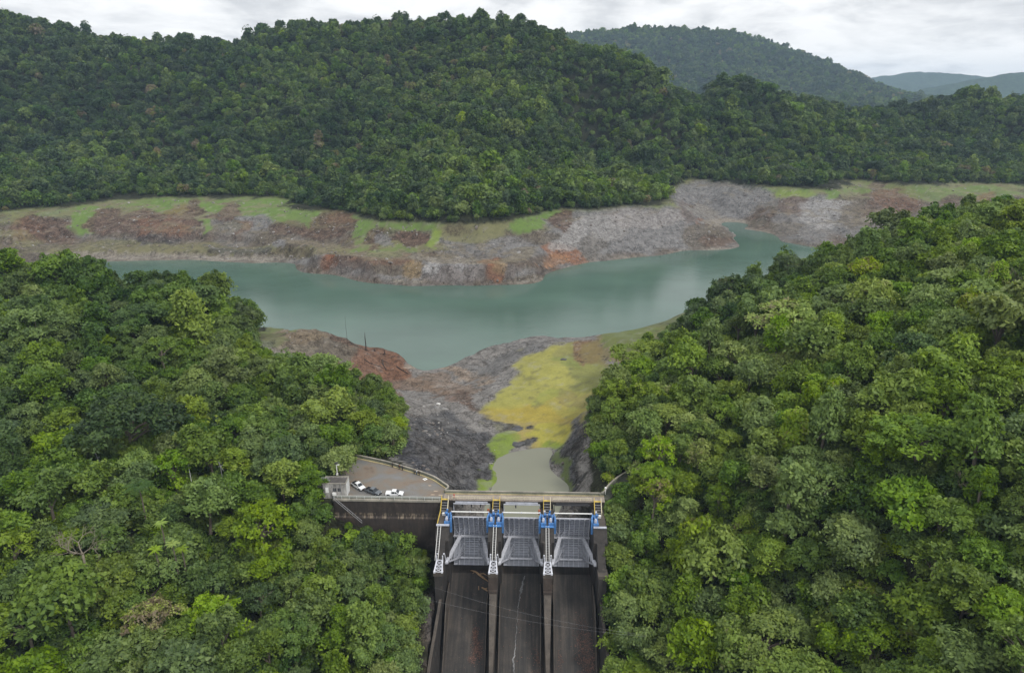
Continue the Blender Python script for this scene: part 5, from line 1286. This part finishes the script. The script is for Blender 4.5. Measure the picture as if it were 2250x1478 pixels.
def instancer(name, pts, idx, rot, scl, tone, coll, label):
    me = bpy.data.meshes.new(name); me.vertices.add(len(pts)); me.vertices.foreach_set('co', np.asarray(pts, np.float32).ravel())
    for nm, ty, arr in (('idx', 'INT', idx), ('tone', 'FLOAT', tone)):
        a = me.attributes.new(nm, ty, 'POINT'); a.data.foreach_set('value', np.asarray(arr, np.int32 if ty == 'INT' else np.float32))
    for nm, arr in (('rot', rot), ('scl', scl)):
        a = me.attributes.new(nm, 'FLOAT_VECTOR', 'POINT'); a.data.foreach_set('vector', np.asarray(arr, np.float32).ravel())
    o = link(name, me); setp(o, label, None, None, 'stuff')
    ng = bpy.data.node_groups.new(name, 'GeometryNodeTree')
    ng.interface.new_socket('Geometry', in_out='INPUT', socket_type='NodeSocketGeometry'); ng.interface.new_socket('Geometry', in_out='OUTPUT', socket_type='NodeSocketGeometry')
    gi, go = ng.nodes.new('NodeGroupInput'), ng.nodes.new('NodeGroupOutput')
    ip = ng.nodes.new('GeometryNodeInstanceOnPoints'); ci = ng.nodes.new('GeometryNodeCollectionInfo')
    ci.inputs['Collection'].default_value = coll; ci.inputs['Separate Children'].default_value = True; ci.inputs['Reset Children'].default_value = True
    def na(nm, ty):
        n = ng.nodes.new('GeometryNodeInputNamedAttribute'); n.data_type = ty; n.inputs['Name'].default_value = nm; return n.outputs['Attribute']
    e2r = ng.nodes.new('FunctionNodeEulerToRotation')
    L = ng.links.new
    L(gi.outputs[0], ip.inputs['Points']); L(ci.outputs[0], ip.inputs['Instance']); ip.inputs['Pick Instance'].default_value = True
    L(na('idx', 'INT'), ip.inputs['Instance Index']); L(na('rot', 'FLOAT_VECTOR'), e2r.inputs[0]); L(e2r.outputs[0], ip.inputs['Rotation']); L(na('scl', 'FLOAT_VECTOR'), ip.inputs['Scale'])
    L(ip.outputs[0], go.inputs[0])
    md = o.modifiers.new('scatter', 'NODES'); md.node_group = ng
    return o

def jitter_grid(x0, x1, y0, y1, step, r):
    gx, gy = np.meshgrid(np.arange(x0, x1, step), np.arange(y0, y1, step)); gx = gx.ravel() + r.uniform(-.42, .42, gx.size) * step; gy = gy.ravel() + r.uniform(-.42, .42, gy.size) * step
    return gx, gy
def frustum(x, y, z, pad=90):
    u, v, d = project(x, y, z); return (u > -pad * 2.2) & (u < 2250 + pad * 2.2) & (v > -250) & (v < 1478 + pad * 3) & (d > 20), u, v, d
TL = np.array(TREELINE)

# ---- far woods
r = np.random.default_rng(21)
fx, fy, fz = [], [], []
for (y0, y1, st) in ((560, 900, 7.4), (900, 1250, 8.0), (1250, 2200, 13.0), (2200, 4150, 15.0)):
    x, y = jitter_grid(-1500 if y1 < 2500 else -100, 1500 if y1 < 2500 else 2300, y0, y1, st, r); k = np.abs(x) < .82 * y + 60; fx.append(x[k]); fy.append(y[k])
fx, fy = np.concatenate(fx), np.concatenate(fy); fz = height(fx, fy)
vis, u, v, d = frustum(fx, fy, fz)
line = np.interp(u, TL[:, 0], TL[:, 1])
k = vis & (v < line - 1.5 + fbm(fx, fy, 25, 2, 77) * 3) & (fz > -4.5)
fx, fy, fz, u, v, d, line = [a[k] for a in (fx, fy, fz, u, v, d, line)]
nF = len(fx)
idx = r.choice(len(FAR), nF, p=[.17, .17, .14, .15, .10, .07, .11, .09])
sc = r.lognormal(0, .30, nF) * np.where(d > 1500, 1.5, .98) * np.where(v > line - 12, .75, 1)
tone = .23 + fbm(fx, fy, 130, 3, 81) * .24 + fbm(fx, fy, 25, 2, 83) * .12 + r.normal(0, .12, nF) + .24 * np.exp(-((u - 1030) / 150) ** 2) * sstep(80, 250, v) + .10 * np.exp(-((u - 1700) / 160) ** 2) * sstep(200, 290, v)  # lit hill spurs are painted into the tree tone as lighter green
tone = np.where(r.random(nF) < .015, .99, np.clip(tone, .02, .78))
instancer('forest', np.stack([fx, fy, fz - 1.0], -1), idx, np.stack([r.normal(0, .06, nF), r.normal(0, .06, nF), r.uniform(0, 6.283, nF)], -1), np.stack([sc * r.uniform(.9, 1.15, nF), sc * r.uniform(.9, 1.15, nF), sc * r.uniform(.8, 1.2, nF)], -1), tone, LOD, 'dense tropical forest covering the hills beyond the reservoir')
print('far trees', nF)

# ---- near woods
LEFT = [(-23,60),(-24,130),(-24.5,160),(-25,165),(-56,167),(-58,172),(-56,178),(-54,187),(-48,195),(-40,199.5),(-37,206),(-42,240),(-52,258),(-72,260),(-93,268),(-113,282),(-122,304),(-132,332),(-160,350),(-460,350),(-460,60)]
RIGHT = [(24.6,60),(24.6,120),(24.8,150),(25,164),(26,171),(28.5,180),(28.5,188),(27.5,197),(29.5,238),(43,260),(60,290),(75,311),(90,325),(130,342),(420,350),(420,60)]
r = np.random.default_rng(33)
def poisson(x0, x1, y0, y1, n, rad):
    """dart throwing with distance rad(x, y)"""
    X = np.stack([r.uniform(x0, x1, n), r.uniform(y0, y1, n)], -1); k = inside(X[:, 0], X[:, 1], LEFT) | inside(X[:, 0], X[:, 1], RIGHT); X = X[k]
    keep = []; cell = {}; g = 10.0
    for p in X:
        q = rad(p[0], p[1]); c = (int(p[0] // g), int(p[1] // g)); ok = True
        for i in (-1, 0, 1):
            for j in (-1, 0, 1):
                for o_ in cell.get((c[0] + i, c[1] + j), ()):
                    if (o_[0] - p[0]) ** 2 + (o_[1] - p[1]) ** 2 < q * q: ok = False
        if ok: cell.setdefault(c, []).append(p); keep.append(p)
    return np.array(keep)
NP_ = poisson(-330, 330, 62, 350, 40000, lambda x, y: 4.6 if (-60 < x < -20 and 125 < y < 172) else 6.0)
nx, ny = NP_[:, 0], NP_[:, 1]; nz = height(nx, ny)
vis, u, v, d = frustum(nx, ny, nz + 7, 60)
ok = vis & (nz > -33) & (seg_dist(nx, ny, ROAD_LINE) > 3.6)
nx, ny, nz, u, v, d = [a[ok] for a in (nx, ny, nz, u, v, d)]
# trees that hide others: keep the ones whose crown is in view over the terrain
nn = len(nx)
tone_n = .485 + fbm(nx, ny, 45, 3, 91) * .24 + r.normal(0, .095, nn) + .06 * (nx > 0) - .14 * sstep(235, 320, d)
tone_n = np.clip(tone_n, .06, .86)
kinds_n = r.choice(['dome', 'billow', 'tall', 'layered', 'feathery', 'umbrella'], nn, p=[.27, .31, .12, .14, .11, .05])
size_n = r.lognormal(0, .20, nn) * np.where(d > 260, 1.15, 1.08)
xl_n, yl_n = to_dam(nx, ny)
# low growth on the slope right under the wall and beside the chute, and on the rock edges
edge_d = np.minimum(seg_dist(nx, ny, LEFT[:13]), seg_dist(nx, ny, RIGHT[:15]))
size_n = size_n * np.where(edge_d < 6, .66, 1.0) * np.where((xl_n > -62) & (xl_n < -22) & (yl_n < 0), .72, 1.0) * np.where((xl_n > -56) & (xl_n < -44) & (yl_n < 0) & (yl_n > -14), .62, 1) * np.where((ny > 228) & (nx < -38) & (nx > -118), .68, 1)
kinds_n[(edge_d < 7) & (kinds_n == 'umbrella')] = 'dome'
kinds_n[(edge_d < 6) & (kinds_n == 'tall')] = 'billow'
# fixed specimen trees of the photograph
SPEC = []   # (u, v, depth of the crown top, kind, size, tone)
for (su, sv, sd_, kd, s, tn) in [(265, 905, 205, 'umbrella', 1.75, .12), (820, 945, 222, 'layered', 1.05, .42), (738, 1000, 206, 'dome', .95, .66), (770, 870, 262, 'feathery', 1.0, .55), (445, 1060, 186, 'dome', 1.25, .52),
                                 (380, 620, 305, 'tall', 1.05, .30), (400, 590, 305, 'tall', 1.1, .42), (1740, 560, 318, 'umbrella', .95, .30), (2110, 790, 190, 'dome', 1.2, .80), (2150, 950, 158, 'layered', 1.5, .62), (1880, 820, 215, 'tall', 1.25, .58),
                                 (1440, 1070, 190, 'feathery', 1.25, .84), (1540, 1160, 182, 'feathery', 1.1, .9), (1650, 1150, 178, 'layered', .9, .80), (1900, 1080, 160, 'feathery', 1.7, .22), (2090, 1050, 150, 'dome', .9, .12), (2220, 620, 240, 'feathery', 1.0, .45),
                                 (1880, 640, 262, 'umbrella', .8, .78), (60, 560, 292, 'umbrella', .9, .42), (120, 640, 285, 'umbrella', 1.1, .40), (480, 1370, 160, 'billow', 1.15, .40), (330, 1330, 158, 'feathery', 1.2, .92), (1900, 1300, 150, 'feathery', 1.3, .78), (1850, 1390, 145, 'billow', 1.1, .60)]:
    Ht = KINDS[kd][1] * s; p = uv_d(su, sv, sd_)
    SPEC.append((p[0], p[1], p[2] - Ht * .8, kd, s, tn))
_hx = [(29.4, 167.5, .95, 'dome'), (29.0, 161, 1.0, 'billow'), (28.6, 154.5, .95, 'dome'), (28.8, 148, 1.0, 'billow'), (29.2, 141, .95, 'dome'), (29.6, 133, 1.0, 'billow'), (30, 125, 1.0, 'dome')]
for (hx_, hy_, s_, kd_) in _hx:
    SPEC.append((hx_, hy_, float(np.interp(hy_, [124, 138, 150, 168], [-16, -11, -4.5, 1.0])) - KINDS[kd_][1] * s_, kd_, s_, .45 + .2 * ((hx_ * 7.3 + hy_ * 1.7) % 1)))
for s in SPEC:
    rr = KINDS[s[3]][0] * s[4] * .75
    k = np.hypot(nx - s[0], ny - s[1]) > rr
    nx, ny, nz, u, v, d, tone_n, kinds_n, size_n = [a[k] for a in (nx, ny, nz, u, v, d, tone_n, kinds_n, size_n)]
sx2 = np.array([s[0] for s in SPEC]); sy2 = np.array([s[1] for s in SPEC]); sz2 = np.minimum(height(sx2, sy2) + np.where(sx2 > 33, 6, np.where((sx2 > 20) & (sy2 < 170), 9, 6)), np.array([s[2] for s in SPEC]))
nx, ny, nz = np.concatenate([nx, sx2]), np.concatenate([ny, sy2]), np.concatenate([nz, sz2])
tone_n = np.concatenate([tone_n, [s[5] for s in SPEC]]); kinds_n = np.concatenate([kinds_n, [s[3] for s in SPEC]]); size_n = np.concatenate([size_n, [s[4] for s in SPEC]])
is_spec = np.zeros(len(nx), bool); is_spec[-len(SPEC):] = True
hgt = np.array([KINDS[k_][1] for k_ in kinds_n]) * size_n; rad_n = np.array([KINDS[k_][0] for k_ in kinds_n]) * size_n
u, v, d = project(nx, ny, nz + hgt * .75)
# how much of each crown shows: splat crowns as discs from near to far on a coarse picture grid
W_, H_ = 563, 370
buf = -np.ones((H_, W_), int)
for i in np.argsort(-d):
    cu, cv, rr = u[i] / 4, v[i] / 4, rad_n[i] / d[i] * 375; vr = max(rr * .8, hgt[i] * .32 / d[i] * 375)
    a0, a1, b0, b1 = int(max(0, cu - rr)), int(min(W_, cu + rr + 1)), int(max(0, cv - vr)), int(min(H_, cv + vr + 1))
    if a1 <= a0 or b1 <= b0: continue
    yy, xx = np.mgrid[b0:b1, a0:a1]; mk = ((xx - cu) / rr) ** 2 + ((yy - cv) / vr) ** 2 < 1; buf[b0:b1, a0:a1][mk] = i
area = np.bincount(buf[buf >= 0].ravel(), minlength=len(nx))
order = np.argsort(-(area + is_spec * 1e6))
TREE_N = 300
as_obj = np.zeros(len(nx), bool); as_obj[order[:TREE_N]] = True
print('near trees', len(nx), 'objects', as_obj.sum(), 'smallest object area px4', area[order[TREE_N - 1]])

# ---- labels that single each tree out: look, slope, the level of a landmark, rank outward from the spillway and lake
SHAPE = {'dome': 'domed', 'billow': 'billowing', 'tall': 'tall narrow', 'umbrella': 'flat topped', 'layered': 'tiered', 'feathery': 'thin feathery'}
def colour_word(t): return 'dark green' if t < .33 else 'mid green' if t < .52 else 'bright green' if t < .68 else 'lime green' if t < .86 else 'dry olive'
BANDS = [(1e9, 1330, 'level with lower spillway'), (1330, 1235, 'just below the gates'), (1235, 1150, 'level with the gates'), (1150, 1060, 'level with the bridge'), (1060, 960, 'level with the pond'), (960, 840, 'level with yellow grass'), (840, 740, 'level with mud flat'), (740, 650, 'level with near lake'), (650, -1e9, 'level with far lake')]
ORD = ['first', 'second', 'third', 'fourth', 'fifth', 'sixth', 'seventh', 'eighth', 'ninth', 'tenth', 'eleventh', 'twelfth', 'thirteenth', 'fourteenth', 'fifteenth', 'sixteenth', 'seventeenth', 'eighteenth', 'nineteenth', 'twentieth'] + ['twenty-' + q for q in ('first', 'second', 'third', 'fourth', 'fifth', 'sixth', 'seventh', 'eighth', 'ninth')]
groups = {}
for i in np.where(as_obj)[0]:
    side = 'hut side' if u[i] < 1120 else 'opposite bank'
    band = next(b for hi_, lo_, b in BANDS if hi_ >= v[i] > lo_)
    groups.setdefault((colour_word(tone_n[i]), SHAPE[kinds_n[i]], side, band), []).append(i)
LABEL = {}
for (cw, sh, side, band), ii in groups.items():
    ii.sort(key=lambda i: abs(u[i] - 1120))
    for q, i in enumerate(ii):
        if len(ii) == 1: LABEL[i] = f'the only {cw} {sh} tree {band}, {side}'
        else: LABEL[i] = f'{ORD[q]} {cw} {sh} tree from the spillway {band}, {side}'
LABEL_SPEC = {0: 'huge dark flat topped umbrella tree on the slope behind the hut', 2: 'bright domed tree overhanging the hut and the pole lamp'}
rr_ = random.Random(5)
for i in np.where(as_obj)[0]:
    kd = str(kinds_n[i]); j = rr_.randrange(len(PROTO[kd])); cm, tm = PROTO[kd][j]
    lab = LABEL[i]
    if is_spec[i] and (i - (len(nx) - len(SPEC))) in LABEL_SPEC: lab = LABEL_SPEC[i - (len(nx) - len(SPEC))]
    nm = 'umbrella_tree' if kd == 'umbrella' else 'broadleaf_tree'
    t = thing(nm, lab, 'tree', (nx[i], ny[i], nz[i] - .3), rr_.uniform(0, 6.283), 'trees on the slopes either side of the spillway')
    s = size_n[i]; t.scale = (s * rr_.uniform(.92, 1.1), s * rr_.uniform(.92, 1.1), s * rr_.uniform(.9, 1.12))
    t.rotation_euler.x = rr_.gauss(0, .05); t.rotation_euler.y = rr_.gauss(0, .05)
    c_ = link('crown', cm, None, t); c_['tone'] = float(tone_n[i])
    link('trunk', tm, None, t)
k = ~as_obj
kk = np.where(k)[0]
idx_l = []
for i in kk:
    c_ = [q for q, kd in enumerate(NEAR_SRC) if kd == kinds_n[i]] or [0]; idx_l.append(c_[rr_.randrange(len(c_))])
# low undergrowth fills the gaps between the stems
bx_, by_ = jitter_grid(-330, 330, 62, 350, 2.9, r); kb = (inside(bx_, by_, LEFT) | inside(bx_, by_, RIGHT)) & (seg_dist(bx_, by_, ROAD_LINE) > 2.6); bx_, by_ = bx_[kb], by_[kb]; bz_ = height(bx_, by_); vb = frustum(bx_, by_, bz_ + 2, 40)[0] & (bz_ > -33)
bx_, by_, bz_ = bx_[vb], by_[vb], bz_[vb]; nb = len(bx_)
PTS_ = np.concatenate([np.stack([nx[kk], ny[kk], nz[kk] - .3], -1), np.stack([bx_, by_, bz_ - .2], -1)])
IDX = np.concatenate([np.array(idx_l, int), r.choice([5, 6], nb)])
n_all = len(PTS_)
SC = np.concatenate([size_n[kk], np.minimum(r.lognormal(.20, .28, nb), 1.7)]); TN = np.concatenate([tone_n[kk], np.clip(.45 + fbm(bx_, by_, 18, 3, 95) * .3 + r.normal(0, .12, nb), .05, .9)])
instancer('undergrowth', PTS_, IDX, np.stack([np.zeros(n_all), np.zeros(n_all), r.uniform(0, 6.283, n_all)], -1), np.stack([SC, SC, SC * r.uniform(.8, 1.2, n_all)], -1), TN, LODN, 'understorey growth and tree tops showing between the nearer trees')
print('undergrowth', n_all)

# ---- bare trees, snags, palm and rosette trees
def branch(mb, p, d, ln, rad, depth, r, spread=.55, upb=.12):
    n = 3; pts = [Vector(p)]; q = Vector(d).normalized()
    for k in range(n):
        q = (q + Vector((r.uniform(-1, 1), r.uniform(-1, 1), r.uniform(-.5, 1) + upb)) * .16).normalized(); pts.append(pts[-1] + q * ln / n)
    mb.tube(pts, [rad * (1 - .35 * k / n) for k in range(n + 1)], 6 if rad > .08 else 4)
    if depth == 0: return
    for k in range(r.choice((2, 3, 3))):
        a = q.orthogonal().normalized(); a.rotate(Matrix.Rotation(r.uniform(0, 6.283), 3, q)); branch(mb, pts[-1 if k < 2 else -2], q + a * r.uniform(spread * .7, spread * 1.5), ln * r.uniform(.6, .85), rad * .6, depth - 1, r, spread, upb)
for (bu, bv, bd_, hh_, lab, mat, seed) in [(185, 1232, 160, 10, 'bare pale branching tree standing among the green trees near the picture edge', M_BARE, 3), (770, 895, 258, 7, 'leafless pale tree behind the parking ground trees', M_BARE, 5), (1405, 840, 285, 8, 'leafless grey tree at the edge of the yellow grass', M_BARE, 8),
                                     (2235, 660, 230, 12, 'tall leafless pale tree high on the bank opposite the hut', M_BARE, 9), (1600, 640, 318, 8, 'leafless grey tree against the lake on the bank opposite the hut', M_BARE, 11), (1890, 700, 238, 9, 'half bare pale tree on the upper bank opposite the hut', M_BARE, 14), (1917, 528, 660, 11, 'dark leafless snag on the far shore above the green trees', M_SNAG, 15), (2120, 1075, 148, 5, 'small bare twigged tree in a dark crown on the bank opposite the hut', M_BARE, 17)]:
    lab = lab.replace(' near the picture edge', ' across from the lower gates')
    p = uv_d(bu, bv, bd_); t = thing('bare_tree', lab, 'bare tree', tuple(p), 0, 'leafless trees')
    rr2 = random.Random(seed); mb = MB(); mb.tube([(0, 0, -8), (0, 0, 0), (.1, 0, hh_ * .22)], [.32, .26, .22], 7); mb.build('trunk', mat, t, smooth=True)
    mb = MB()
    for k in range(4): a = k * 1.57 + rr2.random(); branch(mb, (.1, 0, hh_ * .2), (math.cos(a) * 1.1, math.sin(a) * 1.1, .8), hh_ * .30, .15, 4, rr2, .7, .02)
    mb.build('crown', mat, t)
for (su, sv, sd_, h, lab, twig) in [(803, 753, None, 9.8, 'tall dark broken trunk standing on the red mound', False), (765, 775, None, 19, 'thin tall dark pole standing by the lake behind the red mound', True), (845, 778, None, 2.6, 'dark short stump with roots on the red mound slope', False), (823, 771, None, 1.4, 'small dark stump on the crest of the red mound', False)]:
    z0 = None
    for zz_ in np.arange(4, -33, -.25):      # walk the sight line down to the ground
        p = uv_z(su, sv, zz_)
        if height(np.array([p[0]]), np.array([p[1]]))[0] >= zz_: z0 = zz_; break
    p = uv_z(su, sv, z0 if z0 is not None else -8); gz_ = float(height(np.array([p[0]]), np.array([p[1]]))[0])
    t = thing('dead_snag', lab, 'dead trunk', (p[0], p[1], min(gz_, p[2])), 0, 'dead trunks on the red mound')
    mb = MB(); rb = .10 if twig else .34; mb.tube([(0, 0, -.5), (0, 0, .4), (.1, 0, h * .35), (-.05, 0, h * .7), (.05, 0, h)], [rb * 1.7, rb, rb * .8, rb * .55, rb * .25], 7); mb.build('trunk', M_SNAG, t, smooth=True)
    mb = MB()
    for k in range(5): a = k * 1.26 + .3; mb.tube([(0, 0, .5), (math.cos(a) * .7, math.sin(a) * .7, .15), (math.cos(a) * 1.5, math.sin(a) * 1.5, -.5)], [rb * .6, rb * .4, rb * .15], 5)
    if not twig: mb.build('root', M_SNAG, t)
for n_, (pts_, lab) in enumerate([([(800, 790), (815, 800), (835, 806), (846, 812)], 'dark fallen branch lying across the red mound'), ([(840, 790), (842, 802), (850, 815)], 'short dark fallen branch below the stump on the red mound'), ([(872, 806), (885, 815), (898, 822)], 'dark fallen branch at the water end of the red mound')]):
    q = []
    for (a, c_) in pts_:
        zf = -15
        for zz_ in np.arange(2, -33, -.25):
            p = uv_z(a, c_, zz_)
            if height(np.array([p[0]]), np.array([p[1]]))[0] >= zz_: zf = zz_; break
        p = uv_z(a, c_, zf); q.append((p[0], p[1], p[2] + .25))
    t = thing('fallen_branch', lab, 'fallen branch', q[0], 0, 'fallen branches on the red mound')
    mb = MB(); mb.tube(q, [.28] * (len(q) - 1) + [.1], 6); mb.build('stem', M_SNAG, t, q[0])
    mb = MB(); m_ = Vector(q[1]); rr2 = random.Random(n_)
    for k in range(4): mb.tube([m_, m_ + Vector((rr2.uniform(-2, 2), rr2.uniform(-1.5, 1.5), rr2.uniform(.2, 1.4)))], [.14, .04], 5)
    mb.build('twig', M_SNAG, t, q[0])
M_FROND = M_LEAF
def palm(label, p, h, nf, fl, tone, rosette=False, group=None):
    t = thing('palm_tree' if not rosette else 'rosette_tree', label, 'palm' if not rosette else 'tree', p, 0, group)
    mb = MB(); mb.tube([(0, 0, -2), (.2, 0, h * .5), (0, 0, h)], [.22, .17, .14], 7); mb.build('trunk', M_BARK, t)
    r2 = np.random.default_rng(int(abs(p[0]) * 10)); V, F = [], []
    for k in range(nf):
        a = k * 2.399; el = .25 + .9 * r2.random(); L_ = fl * (.85 + .3 * r2.random()); base = np.array([0, 0, h]); dr = np.array([math.cos(a), math.sin(a), 0]); sd2 = np.array([-math.sin(a), math.cos(a), 0])
        for j in range(12):
            s_ = (j + .5) / 12; c_ = base + dr * L_ * s_ * math.cos(el * (1 - s_)) + np.array([0, 0, L_ * (math.sin(el) * s_ - .75 * s_ * s_)])
            for sg in (-1, 1):
                ln = (.9 if not rosette else .32) * math.sin(math.pi * min(.95, s_ * .85 + .12)); tip = c_ + sd2 * sg * ln + dr * .35 * ln - np.array([0, 0, .35 * ln]); i = len(V)
                V += [c_ - dr * .10, c_ + dr * .16, tip + dr * .05, tip - dr * .03]; F.append((i, i + 1, i + 2, i + 3))
    me = np_mesh('crown', np.array(V), np.array(F)); me.materials.append(M_LEAF); a_ = me.attributes.new('tint', 'FLOAT', 'POINT'); a_.data.foreach_set('value', r2.random(len(V)).astype(np.float32) * .6 + .2)
    c_ = link('crown', me, None, t); c_['tone'] = tone
p = uv_d(308, 1085, 180); palm('dark feather leaved palm among the trees down the slope from the hut', tuple(p - np.array([0, 0, 7])), 9, 20, 4.4, .22)
for q, (a, c_, dd) in enumerate([(352, 1148, 172), (378, 1195, 170), (340, 1208, 169), (398, 1205, 171)]):
    p = uv_d(a, c_, dd); palm(['topmost lime rosette tree of the four below the palm', 'middle lime rosette tree of the four below the palm', 'lime rosette tree farthest from the spillway of the four below the palm', 'lime rosette tree closest to the spillway of the four below the palm'][q].replace('farthest from', 'most distant from'), tuple(p - np.array([0, 0, 7])), 7, 12, 1.9, .74, True, 'lime rosette trees below the palm')

# ---- rocks on the flats and rubble on the far bank
M_ROCK = concrete('grey_rock', (.30, .29, .28), (.10, .10, .10), .3)
M_ROCKD = concrete('dark_rock', (.10, .10, .105), (.04, .04, .042), .3)
def rock_mesh(seed, sx, sy, sz):
    bm = bmesh.new(); bmesh.ops.create_icosphere(bm, subdivisions=3, radius=1)
    for v_ in bm.verts:
        n_ = float(vnoise(np.array([v_.co.x * 1.3 + seed]), np.array([v_.co.y * 1.3 + v_.co.z * 1.7]), seed)[0]); v_.co *= 1 + .38 * n_
        v_.co.x *= sx; v_.co.y *= sy; v_.co.z *= sz
    me = bpy.data.meshes.new('boulder'); bm.to_mesh(me); bm.free(); return me
for n_, (a, c_, sx, sy, sz, mt, lab) in enumerate([(1137, 942, 2.6, 1.9, .55, M_ROCKD, 'dark flat rock in the orange grass, the one farther from the pond'), (1139, 976, 2.3, 2.0, .6, M_ROCKD, 'dark flat rock at the pond edge in the grass'), (961, 896, 2.0, 1.0, .8, M_ROCK, 'grey boulder pair member on the mud flat beside the pale one'), (978, 899, 1.8, 1.0, .7, M_ROCK, 'grey boulder on the mud flat close to the brown gash'), (964, 888, .8, .6, .7, M_WHITE, 'small white stone above the grey boulders'), (1238, 790, 1.4, 1.0, .5, M_ROCKD, 'dark rock at the top of the yellow grass')]):
    zf = -14
    for zz_ in np.arange(-4, -30, -.1):
        p = uv_z(a, c_, zz_)
        if height(np.array([p[0]]), np.array([p[1]]))[0] >= zz_: zf = zz_; break
    p = uv_z(a, c_, zf); o = link('boulder', rock_mesh(n_ + 3, sx, sy, sz), mt); o.location = (p[0], p[1], zf); setp(o, lab.replace('farther from', 'further up from'), 'rock', 'rocks on the flat')

# loose stones over the bare banks
STN = bpy.data.collections.new('stone_sources')
M_STONE, nt, b = new_mat('loose_stone')
at_ = N(nt, 'ShaderNodeAttribute', attribute_name='tone', attribute_type='INSTANCER'); r_ = ramp(nt, [(0, (.045, .042, .042)), (.4, (.16, .14, .125)), (.7, (.26, .25, .24)), (1, (.50, .48, .46))]); nt.links.new(at_.outputs['Fac'], r_.inputs[0])
fr = ramp(nt, [(.3, (.7, .7, .7)), (.7, (1.2, 1.2, 1.2))]); nt.links.new(noise(nt, 3, 4, .6, objvec(nt)), fr.inputs[0]); nt.links.new(mixc(nt, 1, r_.outputs[0], fr.outputs[0], 'MULTIPLY'), b.inputs['Base Color']); set_in(b, Roughness=.9)
for i in range(4):
    me = rock_mesh(40 + i, 1, .8, .65); me.materials.append(M_STONE); o = bpy.data.objects.new('%02d_stone' % i, me); STN.objects.link(o)
r = np.random.default_rng(77)
qx, qy = r.uniform(-620, 620, 60000), r.uniform(500, 980, 60000); qz = height(qx, qy); uu, vv_, dd = project(qx, qy, qz)
slope_q = np.abs(height(qx, qy + 1.5) - qz) / 1.5
cl_ = fbm(qx, qy, 30, 3, 201)
k = (qz > LAKE_Z + .1) & (vv_ > np.interp(uu, TL[:, 0], TL[:, 1]) + 8) & (vv_ < 660) & (uu > -60) & (uu < 2310) & (r.random(60000) < .10 + .5 * sstep(-.05, .35, cl_) * (.35 + sstep(.2, .7, slope_q)))
q1 = np.stack([qx, qy, qz], -1)[k]
nx2, ny2 = r.uniform(-110, 60, 9000), r.uniform(176, 335, 9000); nz2 = height(nx2, ny2); FP = [(-27, 184), (-40, 199), (-38, 207), (-43, 245), (-55, 277), (-72, 281), (-100, 295), (-116, 310), (-60, 340), (60, 336), (58, 293), (40, 262), (29, 238), (26.5, 200), (24, 180)]
c2_ = fbm(nx2, ny2, 14, 3, 203); un, vn, dn_ = project(nx2, ny2, nz2)
k2 = (np.hypot(nx2 + 22, ny2 - 208) > 16) & inside(nx2, ny2, FP) & (nz2 > POND_Z + .05) & (nz2 > LAKE_Z) & ~((un > 1090) & (un < 1380) & (vn > 765) & (vn < 990)) & (un < 1300) & (r.random(9000) < .12 + .5 * sstep(0, .3, c2_))
q2 = np.stack([nx2, ny2, nz2], -1)[k2]
Q = np.concatenate([q1, q2]); n1_, n_all = len(q1), len(q1) + len(q2)
ss = np.concatenate([.35 + 1.1 * r.random(n1_) ** 4, .12 + .55 * r.random(len(q2)) ** 4])
instancer('rubble', Q + np.array([0, 0, .05]), r.integers(0, 4, n_all), np.stack([r.normal(0, .3, n_all), r.normal(0, .3, n_all), r.uniform(0, 6.28, n_all)], -1), np.stack([ss * r.uniform(.8, 1.6, n_all), ss, ss * r.uniform(.7, 1.3, n_all)], -1), np.clip(r.beta(1.8, 2.4, n_all), .42, .80), STN, 'loose stones strewn over the bare banks')
print('stones', n_all)
